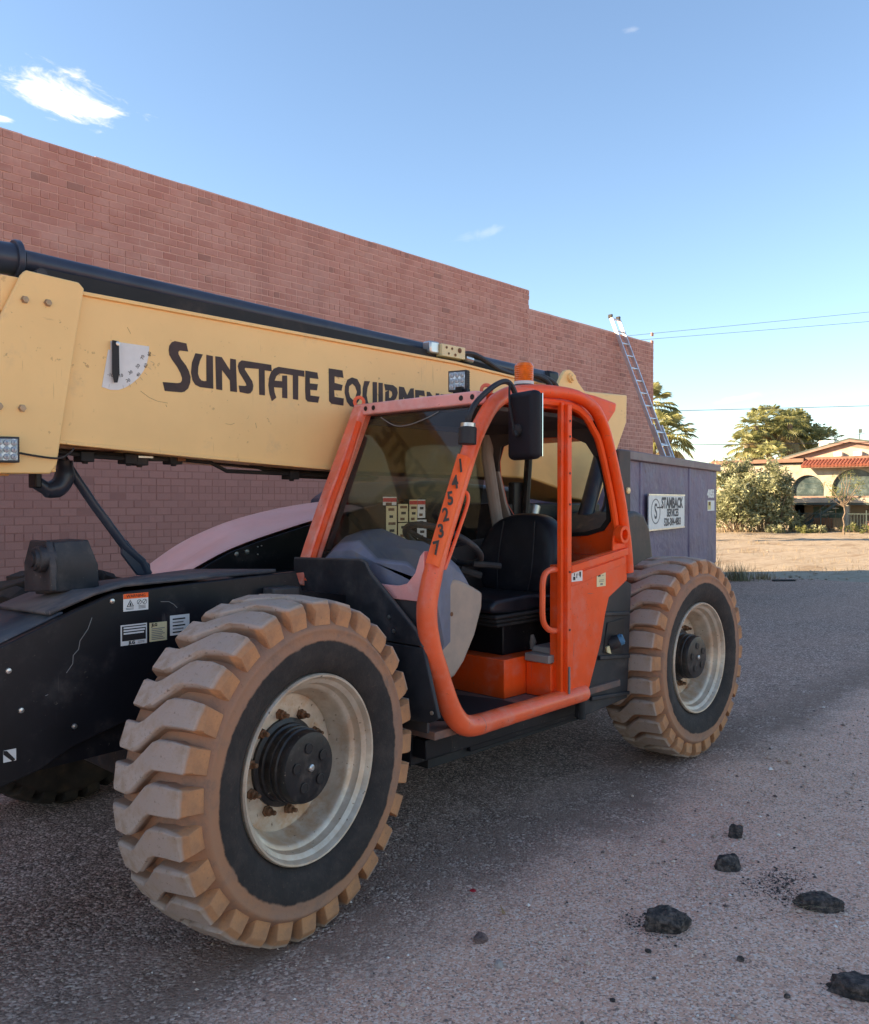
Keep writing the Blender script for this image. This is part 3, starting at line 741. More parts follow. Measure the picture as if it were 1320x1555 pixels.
for lo_, hi_ in (((-.80, Y0 - .003, 1.735), (-.47, Y1 + .003, 1.86)), ((-.68, Y0 - .003, 2.36), (-.40, Y1 + .003, 2.50))):
    mb = MB(); mb.box(lo_, hi_); P('boom_collar_band', mb, MAT['yellow'], bevel=.005)
bolt = None
for x, z in ((-.601, 2.409), (-.512, 2.411), (-.614, 1.982), (-.700, 1.983)):
    if bolt is None:
        mb = MB(); mb.lathe([(.016, 1.018), (.016, 1.014), (.0125, 1.014), (.0125, 1.005), (.0, 1.004)], 6, (x, 0, z)); bolt = mb.build('collar_bolt', MAT['bolt'], collar, smooth=20); bl0 = bolt.location.copy(); br0 = Vector((x, 0, z))
    else: o = bolt.copy(); COL.objects.link(o); o.parent = collar; o.location = bl0 + Vector((x, 0, z)) - br0
# cylinder along the top of the boom
mb = MB(); mb.tube([(-.52, 1.25, 2.622), (3.22, 1.25, 2.516)], .047, 20); P('extend_cylinder', mb, MAT['navy'])
mb = MB(); mb.prism([(-.50, 2.50), (1.95, 2.474), (2.98, 2.424), (2.98, 2.468), (1.95, 2.53), (-.50, 2.575)], 'y', 1.13, 1.36); P('cylinder_tray', mb, MAT['rubber'])
mb = MB(); mb.tube([(-.80, 1.25, 2.61), (-.53, 1.25, 2.622)], .066, 20); mb.tube([(-.56, 1.25, 2.62), (-.535, 1.25, 2.621)], .082, 24); mb.tube([(-1.5, 1.25, 2.595), (-.8, 1.25, 2.61)], .03, 14); P('cylinder_gland', mb, MAT['navy'], bevel=.004)
mb = MB(); mb.cyl((-.50, 1.10, 2.545), (-.50, 1.40, 2.545), .022, 12); mb.box((-.53, 1.12, 2.50), (-.46, 1.14, 2.55)); P('gland_pin', mb, MAT['black_top'])
mb = MB(); mb.box((3.10, 1.18, 2.45), (3.24, 1.32, 2.56)); P('cylinder_end', mb, MAT['black'], bevel=.02)
mb = MB(); mb.prism([(2.99, 2.40), (3.06, 2.50), (3.10, 2.54), (3.15, 2.552), (3.20, 2.535), (3.26, 2.47), (3.36, 2.402)], 'y', 1.03, 1.06); lug_ = P('pivot_lug', mb, MAT['yellow'], bevel=.005)
mb = MB(); mb.lathe([(.034, 1.03), (.034, 1.012), (.022, 1.010), (.022, .995), (0, .995)], 18, (3.155, 0, 2.493)); mb.build('pivot_pin', MAT['yellow'], lug_)
mb = MB(); mb.prism([(2.99, 2.40), (3.06, 2.50), (3.15, 2.552), (3.26, 2.47), (3.36, 2.402)], 'y', 1.42, 1.45); P('pivot_lug', mb, MAT['yellow'], bevel=.005)
mb = MB(); mb.box((1.872, 1.08, 2.50), (2.085, 1.18, 2.575)); mf = P('hydraulic_manifold', mb, MAT['cream'], bevel=.004)
for x, z, r_ in ((1.91, 2.555, .008), (1.96, 2.553, .008), (2.03, 2.55, .016), (1.93, 2.52, .007), (1.99, 2.518, .009)):
    mb = MB(); mb.lathe([(r_, 1.079), (r_, 1.076), (0, 1.076)], 10, (x, 0, z)); mb.build('port_plug', MAT['rust'], mf)
mb = MB(); mb.box((1.79, 1.10, 2.51), (1.87, 1.17, 2.585)); mb.build('manifold_fitting', MAT['steel'], mf, bevel=.01)
mb = MB(); mb.tube([(2.085, 1.10, 2.54), (2.17, 1.09, 2.545), (2.27, 1.08, 2.52), (2.42, 1.08, 2.477), (2.62, 1.08, 2.455)], .017, 10, smooth=5); mb.tube([(2.09, 1.12, 2.525), (2.16, 1.11, 2.54), (2.24, 1.10, 2.53)], .014, 10, smooth=4); P('top_hose', mb, MAT['hose'])
mb = MB(); mb.cyl((2.58, 1.08, 2.458), (2.68, 1.08, 2.449), .022, 10); mb.cyl((2.10, 1.10, 2.515), (2.17, 1.10, 2.51), .02, 10); P('hose_fitting', mb, MAT['steel'])
mb = MB()
for dx in (0, .07): mb.tube([(2.60 + dx, 1.02, 2.46), (2.74 + dx, 1.0, 2.455), (2.84 + dx, .98, 2.41), (2.87 + dx, .96, 2.30)], .019, 10, smooth=5)
P('rear_hose', mb, MAT['hose'])
# hoses and clamps under the boom
mb = MB()
mb.tube([(-.50, 1.15, 1.838), (-.30, 1.15, 1.812), (-.09, 1.15, 1.806), (.153, 1.15, 1.812), (.31, 1.15, 1.803), (.40, 1.15, 1.764), (.81, 1.15, 1.758), (1.4, 1.15, 1.75)], .010, 8)
mb.tube([(-.40, 1.18, 1.825), (-.09, 1.18, 1.822), (.24, 1.18, 1.822), (.53, 1.18, 1.818), (.64, 1.18, 1.781), (.83, 1.18, 1.751), (1.4, 1.18, 1.74)], .012, 8)
mb.tube([(-.20, 1.22, 1.82), (.20, 1.22, 1.818), (.70, 1.22, 1.79), (1.4, 1.22, 1.76)], .012, 8)
P('boom_hose', mb, MAT['rubber'])
mb = MB(); mb.box((-.47, 1.07, 1.835), (1.6, 1.40, 1.85)); P('boom_wear_plate', mb, MAT['rust'])
for x, z in ((-.30, 1.808), (-.10, 1.805), (-.05, 1.80), (.12, 1.81), (.80, 1.752)):
    mb = MB(); mb.box((x - .03, 1.13, z - .022), (x + .03, 1.21, z + .022)); mb.cyl((x, 1.16, z - .03), (x, 1.16, z + .02), .014, 8); P('hose_clamp', mb, MAT['rubber'], bevel=.004)
mb = MB(); mb.box((-.07, 1.128, 1.812), (.0, 1.14, 1.82)); P('hose_ferrule', mb, MAT['steel'])
mb = MB(); mb.box((.12, 1.12, 1.803), (.16, 1.14, 1.825)); P('hose_ferrule', mb, MAT['rust'])
# lettering on the boom
LETTERS=[
[(0.124,2.338),(0.133,2.302),(0.090,2.301),(0.083,2.294),(0.084,2.284),(0.097,2.263),(0.122,2.237),(0.136,2.213),(0.145,2.186),(0.143,2.160),(0.132,2.133),(0.114,2.117),(0.097,2.112),(0.015,2.111),(0.005,2.150),(0.079,2.152),(0.093,2.156),(0.100,2.165),(0.101,2.178),(0.093,2.199),(0.076,2.226),(0.052,2.254),(0.038,2.275),(0.035,2.296),(0.038,2.316),(0.050,2.333),(0.066,2.341)],
[(0.170,2.299),(0.209,2.298),(0.194,2.268),(0.185,2.238),(0.183,2.206),(0.190,2.187),(0.201,2.177),(0.215,2.175),(0.227,2.177),(0.227,2.299),(0.262,2.297),(0.264,2.144),(0.193,2.145),(0.168,2.154),(0.154,2.174),(0.147,2.208),(0.152,2.254)],
[(0.275,2.298),(0.310,2.298),(0.355,2.241),(0.356,2.297),(0.388,2.296),(0.394,2.140),(0.356,2.141),(0.354,2.192),(0.311,2.237),(0.312,2.142),(0.279,2.143)],
[(0.421,2.296),(0.593,2.294),(0.596,2.262),(0.554,2.262),(0.555,2.139),(0.521,2.139),(0.519,2.265),(0.440,2.262),(0.437,2.255),(0.481,2.201),(0.487,2.180),(0.483,2.158),(0.470,2.142),(0.455,2.138),(0.409,2.142),(0.403,2.173),(0.438,2.174),(0.447,2.178),(0.444,2.187),(0.406,2.237),(0.398,2.265),(0.404,2.283)],
[(0.636,2.289),(0.798,2.287),(0.800,2.256),(0.760,2.257),(0.759,2.134),(0.726,2.135),(0.725,2.256),(0.664,2.258),(0.641,2.255),(0.623,2.240),(0.613,2.218),(0.659,2.219),(0.659,2.248),(0.690,2.251),(0.691,2.136),(0.659,2.136),(0.659,2.186),(0.609,2.184),(0.613,2.159),(0.623,2.134),(0.596,2.113),(0.582,2.149),(0.575,2.192),(0.580,2.230),(0.591,2.257),(0.609,2.277)],
[(0.805,2.289),(0.884,2.287),(0.891,2.254),(0.834,2.254),(0.835,2.226),(0.887,2.227),(0.881,2.194),(0.837,2.193),(0.838,2.164),(0.898,2.163),(0.888,2.130),(0.820,2.131),(0.807,2.142),(0.804,2.184)],
[(0.960,2.318),(1.055,2.317),(1.062,2.278),(1.000,2.279),(1.000,2.245),(1.056,2.239),(1.048,2.208),(0.997,2.206),(1.000,2.171),(1.064,2.168),(1.061,2.129),(0.979,2.132),(0.962,2.145)],
[(1.121,2.287),(1.160,2.281),(1.184,2.250),(1.186,2.208),(1.176,2.172),(1.156,2.146),(1.184,2.130),(1.164,2.114),(1.136,2.127),(1.109,2.130),(1.085,2.152),(1.070,2.198),(1.072,2.233),(1.089,2.271),(1.120,2.286),(1.124,2.253),(1.101,2.236),(1.099,2.207),(1.109,2.178),(1.128,2.165),(1.144,2.175),(1.158,2.212),(1.144,2.240),(1.124,2.253)],
[(1.212,2.277),(1.253,2.279),(1.235,2.243),(1.228,2.200),(1.238,2.162),(1.252,2.148),(1.273,2.146),(1.273,2.278),(1.306,2.279),(1.306,2.122),(1.252,2.122),(1.220,2.139),(1.197,2.185),(1.200,2.234)],
[(1.317,2.278),(1.350,2.279),(1.350,2.120),(1.317,2.121)],
[(1.360,2.275),(1.429,2.275),(1.459,2.261),(1.467,2.234),(1.454,2.202),(1.420,2.177),(1.401,2.175),(1.401,2.123),(1.369,2.123),(1.369,2.231),(1.398,2.244),(1.398,2.200),(1.411,2.201),(1.424,2.218),(1.420,2.236),(1.399,2.243),(1.370,2.238)],
[(1.476,2.272),(1.516,2.271),(1.542,2.228),(1.569,2.269),(1.596,2.273),(1.601,2.125),(1.569,2.126),(1.567,2.218),(1.542,2.171),(1.511,2.216),(1.507,2.124),(1.474,2.125)],
[(1.607,2.265),(1.683,2.267),(1.690,2.235),(1.642,2.236),(1.640,2.218),(1.683,2.216),(1.680,2.189),(1.642,2.189),(1.644,2.160),(1.688,2.157),(1.686,2.125),(1.610,2.126)],
[(1.705,2.263),(1.730,2.264),(1.782,2.217),(1.782,2.261),(1.813,2.263),(1.813,2.121),(1.782,2.122),(1.730,2.173),(1.730,2.121),(1.705,2.123)],
[(1.825,2.260),(1.948,2.264),(1.948,2.234),(1.898,2.233),(1.898,2.120),(1.864,2.121),(1.864,2.234),(1.825,2.234)],
]
for k, pts in enumerate(LETTERS):
    mb = MB(); n = len(pts); mb.v = [(x, Y0 - .0012, z) for x, z in pts]; mb.f = [tuple(range(n))]; mb.mi = [0]; mb.tint = [.5]
    o = mb.build('boom_letter', MAT['brown_ink'], boom, smooth=0, recalc=False)
    bm = bmesh.new(); bm.from_mesh(o.data); bmesh.ops.triangulate(bm, faces=bm.faces[:], ngon_method='EAR_CLIP'); bm.to_mesh(o.data); bm.free()
    sm = o.modifiers.new('film', 'SOLIDIFY'); sm.thickness = .0008; sm.offset = 0
# boom angle gauge
g = [(-.237, 2.300), (-.06, 2.300), (-.062, 2.262), (-.072, 2.222), (-.088, 2.188), (-.112, 2.155), (-.142, 2.128), (-.172, 2.108), (-.203, 2.095), (-.238, 2.092), (-.276, 2.101), (-.247, 2.262), (-.237, 2.262)]
mb = MB(); mb.prism(g, 'y', Y0 - .003, Y0 - .0005); gauge = mb.build('angle_gauge', MAT['white'], boom, smooth=0)
gy = Y0 - .0032
piv = Vector((-.222, 0, 2.292))
for k, s_ in enumerate(('-10', '0', '10', '20', '30', '40', '50', '60', '70', '80')):
    a = radians(-97 + 10 * k * .98); rr = .165 if k % 2 else .138
    if s_ == '0': continue
    text('gauge_figure', s_, .020, (piv.x + rr * cos(a), gy - .0002, piv.z + rr * sin(a)), (-sin(a), 0, cos(a)) if k < 5 else (-sin(a), 0, cos(a)), (-cos(a), 0, -sin(a)), MAT['ink'], gauge)
    mb = MB(); rt_ = Vector((cos(a), 0, sin(a))); nn = Vector((-sin(a), 0, cos(a)))
    p0 = piv + rt_ * .178; p1 = piv + rt_ * .194
    mb.add([p0 + nn * .0006 + Vector((0, gy, 0)), p0 - nn * .0006 + Vector((0, gy, 0)), p1 - nn * .0006 + Vector((0, gy, 0)), p1 + nn * .0006 + Vector((0, gy, 0))], [(0, 1, 2, 3)]); mb.build('gauge_tick', MAT['grey_ink'], gauge, smooth=0)
mb = MB(); mb.prism([(-.236, 2.302), (-.208, 2.300), (-.206, 2.164), (-.215, 2.124), (-.228, 2.123), (-.236, 2.161)], 'y', Y0 - .020, Y0 - .014); mb.build('gauge_needle', MAT['ink'], boom, smooth=0)
mb = MB(); mb.lathe([(.009, Y0 - .002), (.009, Y0 - .024), (0, Y0 - .026)], 12, (-.214, 0, 2.290)); mb.build('gauge_pin', MAT['steel'], boom)
# worn scratches in the paint
for pth in ([(-.10, 2.10), (-.06, 2.075), (-.02, 2.062), (.03, 2.058)], [(.33, 1.985), (.36, 1.982), (.38, 1.99)], [(.02, 2.05), (.025, 2.04)], [(.50, 2.0), (.505, 1.975)], [(-.16, 2.37), (-.145, 2.345)]):
    mb = MB(); mb.tube([(x, Y0 - .0002, z) for x, z in pth], .0008, 4); mb.build('paint_scratch', MAT['rust'], boom)
MAT['lamp_cup'] = paint('lamp_reflector', (.30, .33, .36), .3, .3, var=.1)
# LED lamp on the collar with its lead
def led_lamp(name, c, right, up, w, parent, label=None):
    r = Vector(right).normalized(); u = Vector(up).normalized(); n = r.cross(u); M = Matrix((r, u, n)).transposed().to_4x4(); M.translation = Vector(c)
    mb = MB(); h = w / 2; mb.box((-h, -h, -.032), (h, h, 0), M=M)
    for k in range(9): mb.box((-h - .004, -h + .01 + k * (w - .02) / 8 - .002, -.03), (h + .004, -h + .01 + k * (w - .02) / 8 + .002, -.008), M=M)
    lamp = mb.build(name, MAT['plastic'], parent, bevel=.006)
    mb = MB(); q = h - .008; mb.box((-q, -q, .0005), (q, q, .004), M=M); mb.build('lamp_lens', MAT['led'], lamp, bevel=.004)
    mb = MB()
    for i in range(3):
        for j in range(3): mb.lathe([(w * .12, .0042), (w * .10, .008), (w * .04, .009), (0, .0065)], 12, (0, 0, 0), 'z', M=M @ Matrix.Translation(((i - 1) * w * .27, (j - 1) * w * .27, 0)))
    mb.build('led', MAT['lamp_cup'], lamp)
    return lamp
led_lamp('boom_work_lamp', (-.690, .975, 1.815), (1, 0, .03), (0, 0, 1), .100, TH)
mb = MB(); mb.tube([(-.63, 1.0, 1.805), (-.56, 1.0, 1.795), (-.48, 1.0, 1.79), (-.43, 1.02, 1.81), (-.40, 1.04, 1.835)], .0042, 6, smooth=5); P('lamp_lead', mb, MAT['hose'])

# --- far side mirror on its arm, engine hood
mb = MB(); mb.tube([(-.325, 1.4, 1.86), (-.30, 1.4, 1.82), (-.15, 1.4, 1.60), (0, 1.4, 1.40), (.085, 1.4, 1.325), (.118, 1.4, 1.26)], .021, 12); arm = P('mirror_arm', mb, MAT['navy'])
mb = MB(); mb.prism([(-.02, 1.43), (-.02, 1.365), (.06, 1.26), (.13, 1.255), (.125, 1.31), (.06, 1.36), (.01, 1.43)], 'y', 1.39, 1.41); mb.build('arm_gusset', MAT['navy'], arm, bevel=.004)
mb = MB(); mb.tube([(-.41, 1.4, 1.70), (-.36, 1.4, 1.672), (-.315, 1.4, 1.68), (-.285, 1.4, 1.73), (-.285, 1.4, 1.80)], [.030, .040, .044, .044, .036], 16, smooth=4); P('far_mirror', mb, MAT['navy'])
mb = MB(); mb.box((-.43, 1.36, 1.675), (-.40, 1.44, 1.745)); P('far_mirror_stem', mb, MAT['black'], bevel=.006)
H = [(.40, 1.215, 1.228), (.55, 1.305, 1.295), (.69, 1.393, 1.355), (.87, 1.465, 1.405), (1.05, 1.520, 1.45), (1.39, 1.587, 1.53), (1.62, 1.612, 1.558), (1.80, 1.630, 1.575)]
mb = MB()
for x, zt, zn in H:
    for y, z in ((1.58, zn), (1.60, zn + .012), (1.72, zt * .45 + zn * .55 + .01), (1.80, zt - .03), (1.90, zt), (2.05, zt + .0), (2.2, zt - .05), (2.28, zt - .16), (2.30, min(zt - .3, 1.0))): mb.v.append((x, y, z))
n = 9; mb.f = [(i * n + k, i * n + k + 1, (i + 1) * n + k + 1, (i + 1) * n + k) for i in range(len(H) - 1) for k in range(n - 1)] + [tuple(range(n - 1, -1, -1)), tuple((len(H) - 1) * n + k for k in range(n))]
mb.mi = [0] * len(mb.f); mb.tint = [.5] * len(mb.f)
hood = P('engine_hood', mb, MAT['hood'], smooth=50, subsurf=1)
mb = MB(); mb.prism([(.43, 1.10), (.46, 1.225), (.55, 1.278), (.69, 1.338), (.87, 1.388), (1.05, 1.432), (1.39, 1.512), (1.80, 1.60), (2.4, 1.66), (3.3, 1.52), (3.6, 1.1)], 'y', 1.555, 1.59); hp = P('engine_side_panel', mb, MAT['black'], bevel=.004)
mb = MB(); mb.prism([(1.79, 1.0), (1.79, 1.63), (1.95, 1.72), (2.4, 1.76), (3.2, 1.72), (3.6, 1.5), (3.7, 1.0)], 'y', 1.60, 2.28); P('engine_cover', mb, MAT['navy'], bevel=.03)
mb = MB(); mb.box((.5, 1.595, .75), (3.6, 2.25, 1.12)); P('engine_pod', mb, MAT['black'], bevel=.02)
for x, z, r_ in ((.721, 1.325, .013), (.789, 1.335, .013), (.86, 1.36, .004), (.885, 1.365, .004), (.86, 1.318, .004)):
    mb = MB(); mb.lathe([(r_, 1.555), (r_, 1.549), (r_ * .4, 1.547), (0, 1.547)], 12, (x, 0, z)); mb.build('panel_bolt', MAT['steel'], hp)
mb = MB(); mb.box((.76, 1.0, 1.20), (2.3, 1.55, 1.22)); P('deck_plate', mb, MAT['black'], bevel=.004)

# --- cab
YC = .10
loop = [(1.45, YC, 2.150), (1.30, YC, 2.133), (1.19, YC, 2.085), (1.11, YC, 2.01), (1.012, YC, 1.861), (.90, YC, 1.62), (.80, YC, 1.40), (.745, YC, 1.25), (.722, YC, 1.13), (.745, YC, .989), (.79, YC, .875), (.85, YC, .735), (.905, YC, .648),
        (.965, YC, .60), (1.045, YC, .583), (1.20, YC, .584), (1.433, YC, .586), (1.70, YC, .588), (1.93, YC, .590)]
mb = MB(); mb.tube(loop, [.037, .037, .038, .038, .039, .041, .043, .045, .046, .047, .048, .049, .049, .049, .049, .048, .047, .046, .046], 18, smooth=4); P('cab_front_tube', mb, MAT['orange_dusty'], smooth=50)
rail = [(1.36, YC, 2.140), (1.55, YC, 2.162), (1.766, YC, 2.168), (1.90, YC, 2.155), (2.01, YC, 2.115), (2.085, YC, 2.05), (2.145, YC, 1.96), (2.22, YC, 1.79), (2.284, YC, 1.62), (2.325, YC, 1.47), (2.356, YC, 1.34), (2.375, YC, 1.20)]
rail = [(x + (.010 if x > 1.9 else 0), y, z + .008) for x, y, z in rail]
mb = MB(); mb.tube(rail, .033, 16, smooth=4); P('cab_roof_rail', mb, MAT['orange'], smooth=50)
# inner lip of the side opening
mb = MB(); mb.tube([(p[0] - (.030 if i < 4 else .052), YC + .015, p[2] - (.052 if i < 6 else .030)) for i, p in enumerate(rail[:-1])], .020, 8, smooth=3); P('door_opening_lip', mb, MAT['orange'])
mb = MB(); mb.box((1.703, .084, .60), (1.727, .112, 2.125)); mb.box((1.731, .064, .60), (1.768, .104, 2.115)); mb.box((1.712, .092, .6), (1.75, .108, 2.12)); post = P('door_post', mb, MAT['orange'], bevel=.004)
for z in (.70, .95, 1.25, 1.60, 1.76, 1.95, 2.03):
    mb = MB(); mb.lathe([(.006, .062), (.006, .060), (0, .060)], 8, (1.748, 0, z)); mb.build('post_bolt', MAT['ink'], post)
mb = MB(); mb.prism([(1.05, 2.075), (1.135, 2.095), (1.135, 2.12), (.69, 1.195), (.655, 1.18), (.655, 1.225)], 'y', .925, .98)
mb = MB(); mb.tube([(1.115, .95, 2.11), (.985, .95, 1.83), (.88, .95, 1.61), (.78, .95, 1.38), (.705, .95, 1.19)], .056, 4); ip = P('cab_inner_post', mb, MAT['post'], bevel=.008)
mb = MB(); mb.tube([(1.045, .905, 2.03), (.965, .905, 1.83), (.86, .905, 1.61), (.76, .905, 1.38), (.70, .905, 1.22)], .016, 8); mb.build('post_seam', MAT['orange'], ip)
mb = MB(); mb.box((1.075, .12, 2.070), (1.15, .985, 2.130)); rb = P('roof_front_beam', mb, MAT['faded'], bevel=.008)
for y in (.885, .825, .215, .145):
    mb = MB(); mb.lathe([(.013, 1.0735), (.013, 1.0725), (0, 1.0725)], 14, (0, y, 2.102), 'x'); mb.build('beam_hole', MAT['ink'], rb)
for x, y, z in ((1.10, .965, 2.145), (1.36, .30, 2.175)):
    mb = MB(); mb.lathe([(.033, -.010), (.033, .010), (.016, .010), (.016, -.010)], 20, closed=True, M=Matrix.Translation((x, y, z)) @ Matrix.Rotation(-.8, 4, 'Z')); P('lifting_eye', mb, MAT['orange_dusty'], bevel=.002)
mb = MB(); mb.prism([(1.12, 2.085), (1.12, 2.125), (1.5, 2.16), (1.95, 2.15), (2.10, 2.08), (2.14, 2.04), (2.10, 2.035), (1.95, 2.10)], 'y', .15, .97); P('roof_panel', mb, MAT['orange'], bevel=.004)
mb = MB(); mb.box((1.16, .16, 2.055), (1.93, .96, 2.078)); mb.prism([(1.932, 2.056), (2.12, 2.02), (2.12, 2.05), (1.932, 2.08)], 'y', .17, .95); P('headliner', mb, MAT['liner'], bevel=.004)
# visor sweeping back behind the roof
mb = MB(); mb.prism([(2.0, 2.19), (2.30, 2.285), (2.59, 2.270), (2.84, 2.243), (2.825, 2.187), (2.74, 2.11), (2.60, 1.99), (2.2, 1.99)], 'y', .45, .90); P('rear_visor', mb, MAT['orange'], bevel=.018, seg=3)
# rear wall with its rounded window
def ring(outerp, innerp, axis, a, b_):
    n = len(outerp); mb = MB(); vs = []
    for d in (a, b_):
        for poly in (outerp, innerp):
            for p, q in poly: vs.append({'x': (d, p, q), 'y': (p, d, q)}[axis])
    fs = []
    for i in range(n):
        j = (i + 1) % n
        fs += [(i, j, n + j, n + i), (2 * n + i, 3 * n + i, 3 * n + j, 2 * n + j), (i, 2 * n + i, 2 * n + j, j), (n + i, n + j, 3 * n + j, 3 * n + i)]
    mb.add(vs, fs); return mb
def rrect(x0, x1, z0, z1, r, k=5):
    out = []
    for cx, cz, a0 in ((x1 - r, z1 - r, 0), (x0 + r, z1 - r, pi / 2), (x0 + r, z0 + r, pi), (x1 - r, z0 + r, 1.5 * pi)):
        for i in range(k): a = a0 + pi / 2 * i / (k - 1); out.append((cx + r * cos(a), cz + r * sin(a)))
    return out
RW_in = [(.926, 1.60), (.924, 1.785), (.905, 1.865), (.846, 1.959), (.716, 2.000), (.498, 2.004), (.307, 1.995), (.215, 1.953), (.170, 1.86), (.158, 1.732), (.164, 1.601), (.185, 1.506), (.239, 1.452), (.360, 1.420), (.498, 1.410), (.749, 1.428), (.866, 1.475)]
wc = Vector((.54, 1.70))
def grow(poly, d): return [tuple(Vector(p) + (Vector(p) - wc).normalized() * d) for p in poly]
def to_box(poly, y0, y1, z0, z1):
    out = []
    for p in poly:
        v = Vector(p) - wc; k = min((y1 - wc.x) / v.x if v.x > 0 else (y0 - wc.x) / v.x if v.x < 0 else 9, (z1 - wc.y) / v.y if v.y > 0 else (z0 - wc.y) / v.y if v.y < 0 else 9); out.append(tuple(wc + v * k))
    return out
def lean_back(mb):
    mb.v = [Vector((v[0] - .364 * (v[2] - 1.40) if v[2] > 1.40 else v[0], v[1], v[2])) for v in mb.v]; return mb
P('cab_rear_wall', lean_back(ring(to_box(RW_in, .115, .945, 1.30, 2.07), RW_in, 'x', 2.362, 2.39)), MAT['orange'], bevel=.003)
mb = MB(); mb.box((2.35, .20, .62), (2.382, .975, 1.298)); P('cab_rear_panel', mb, MAT['orange'])
mb = MB(); mb.prism(grow(RW_in, .012), 'x', 2.368, 2.374); P('rear_window', lean_back(mb), MAT['clear'], smooth=0)
P('rear_window_seal', lean_back(ring(grow(RW_in, .010), grow(RW_in, -.016), 'x', 2.352, 2.361)), MAT['rubber'])
# interior trim of the rear header and far corner
mb = MB(); mb.prism([(.125, 2.06), (.985, 2.06), (.985, 1.80), (.897, 1.80), (.880, 1.860), (.838, 1.95), (.714, 1.985), (.498, 1.988), (.310, 1.98), (.225, 1.940), (.19, 1.87), (.125, 1.87)], 'x', 2.335, 2.349); P('rear_header_trim', lean_back(mb), MAT['liner'])
mb = MB(); mb.prism([(.86, 1.44), (.985, 1.36), (.985, 1.80), (.897, 1.80), (.900, 1.60), (.89, 1.54)], 'x', 2.33, 2.35); P('rear_corner_trim', lean_back(mb), MAT['trim'])
# far side wall, pillar and tinted glass
mb = MB(); mb.prism([(.74, .60), (2.35, .60), (2.35, 1.40), (2.0, 1.375), (.80, 1.355), (.74, 1.22)], 'y', .955, .985); fw = P('cab_side_panel', mb, MAT['liner'], bevel=.004)
mb = MB(); mb.prism([(.83, 1.36), (2.05, 1.38), (2.16, 1.90), (2.05, 2.05), (1.13, 2.05)], 'y', .962, .968); dp = P('side_window', mb, MAT['glass'], smooth=0)
mb = MB(); mb.tube([(2.14, .935, 2.06), (2.125, .935, 1.90), (2.19, .935, 1.62), (2.265, .935, 1.33)], .042, 6); mb.build('cab_pillar_trim', MAT['trim'], TH, bevel=.01)
mb = MB(); mb.box((1.14, .945, 2.03), (2.10, .98, 2.09)); P('side_header', mb, MAT['liner'])
mb = MB(); mb.prism([(.845, 1.37), (.875, 1.37), (1.13, 1.95), (1.10, 1.97)], 'y', .93, .95); P('side_window_seal', mb, MAT['rubber'])
# windscreen
mb = MB(); mb.add([(.782, .16, 1.31), (.782, .905, 1.31), (1.095, .905, 2.072), (1.095, .16, 2.072)], [(0, 1, 2, 3)]); o = P('windscreen', mb, MAT['clear'], smooth=0); sm = o.modifiers.new('thick', 'SOLIDIFY'); sm.thickness = .005
mb = MB(); mb.tube([(1.085, .78, 2.05), (1.065, .66, 2.0), (1.062, .56, 1.995), (1.073, .45, 2.02), (1.085, .37, 2.05)], .0025, 5, smooth=4); P('wiper_hose', mb, MAT['grey_ink'])
# cab front below the windscreen
mb = MB(); mb.prism([(.13, 1.175), (.95, 1.175), (.95, 1.30), (.87, 1.235), (.30, 1.235), (.235, 1.25), (.185, 1.30), (.155, 1.375), (.13, 1.40)], 'x', .735, .765); P('windscreen_sill', mb, MAT['faded'], bevel=.004)
mb = MB(); mb.prism([(.12, .60), (.95, .60), (.95, 1.174), (.12, 1.174)], 'x', .745, .76); P('cab_front_panel', mb, MAT['liner'])
# mudguard in front of the cab
mb = MB(); mb.prism([(1.0, 1.329), (.503, 1.344), (.468, 1.335), (.43, 1.283), (.13, 1.048), (.098, .99), (1.0, .99)], 'x', .690, .712); mg = P('mudguard', mb, MAT['flap'], bevel=.004)
mb = MB(); mb.prism([(1.0, .984), (.096, .984), (.005, .694), (.06, .665), (.254, .651), (1.0, .651)], 'x', .694, .714); P('mudguard_skirt', mb, MAT['flap'], bevel=.004)
mb = MB(); mb.tube([(.70, .503, 1.344), (.70, .468, 1.333), (.70, .43, 1.283), (.70, .13, 1.048), (.70, .098, .985)], .0085, 6); mb.tube([(.70, .503, 1.344), (.70, 1.0, 1.329)], .0065, 6); mb.build('mudguard_rim', MAT['lip'], mg)
for y, z in ((.30, 1.10), (.27, 1.04), (.035, .715)):
    mb = MB(); mb.lathe([(.009, .6885), (.009, .684), (0, .683)], 10, (0, y, z), 'x'); mb.build('mudguard_bolt', MAT['steel'], mg)
mb = MB(); mb.box((.22, .52, 1.205), (.36, .598, 1.245)); P('frame_catch', mb, MAT['black_top'], bevel=.006)
# dash console
mb = MB()
sec = [(.782, .15, .90, 1.20, 1.325), (.86, .165, .90, 1.10, 1.395), (.98, .235, .90, .90, 1.425), (1.10, .28, .88, .90, 1.385), (1.19, .285, .86, .98, 1.325), (1.265, .30, .80, 1.02, 1.245), (1.295, .33, .78, .95, 1.17)]
for x, y0, y1, z0, z1 in sec:
    for y, z in ((y0 + .03, z0), (y0, z0 + .05), (y0, z1 - .09), (y0 + .05, z1 - .03), (y0 + .14, z1), (.50, z1 + .005), (.58, z1 + .03), (.66, z1 + .055), (.80, z1 + .045), (y1, z1 - .02), (y1, z0)): mb.v.append((x, y, z))
n = 11; mb.f = [(i * n + k, i * n + (k + 1) % n, (i + 1) * n + (k + 1) % n, (i + 1) * n + k) for i in range(len(sec) - 1) for k in range(n)] + [tuple(range(n - 1, -1, -1)), tuple((len(sec) - 1) * n + k for k in range(n))]
mb.mi = [0] * len(mb.f); mb.tint = [.5] * len(mb.f)
P('dash_console', mb, MAT['dash'], smooth=40, bevel=.022, seg=3)
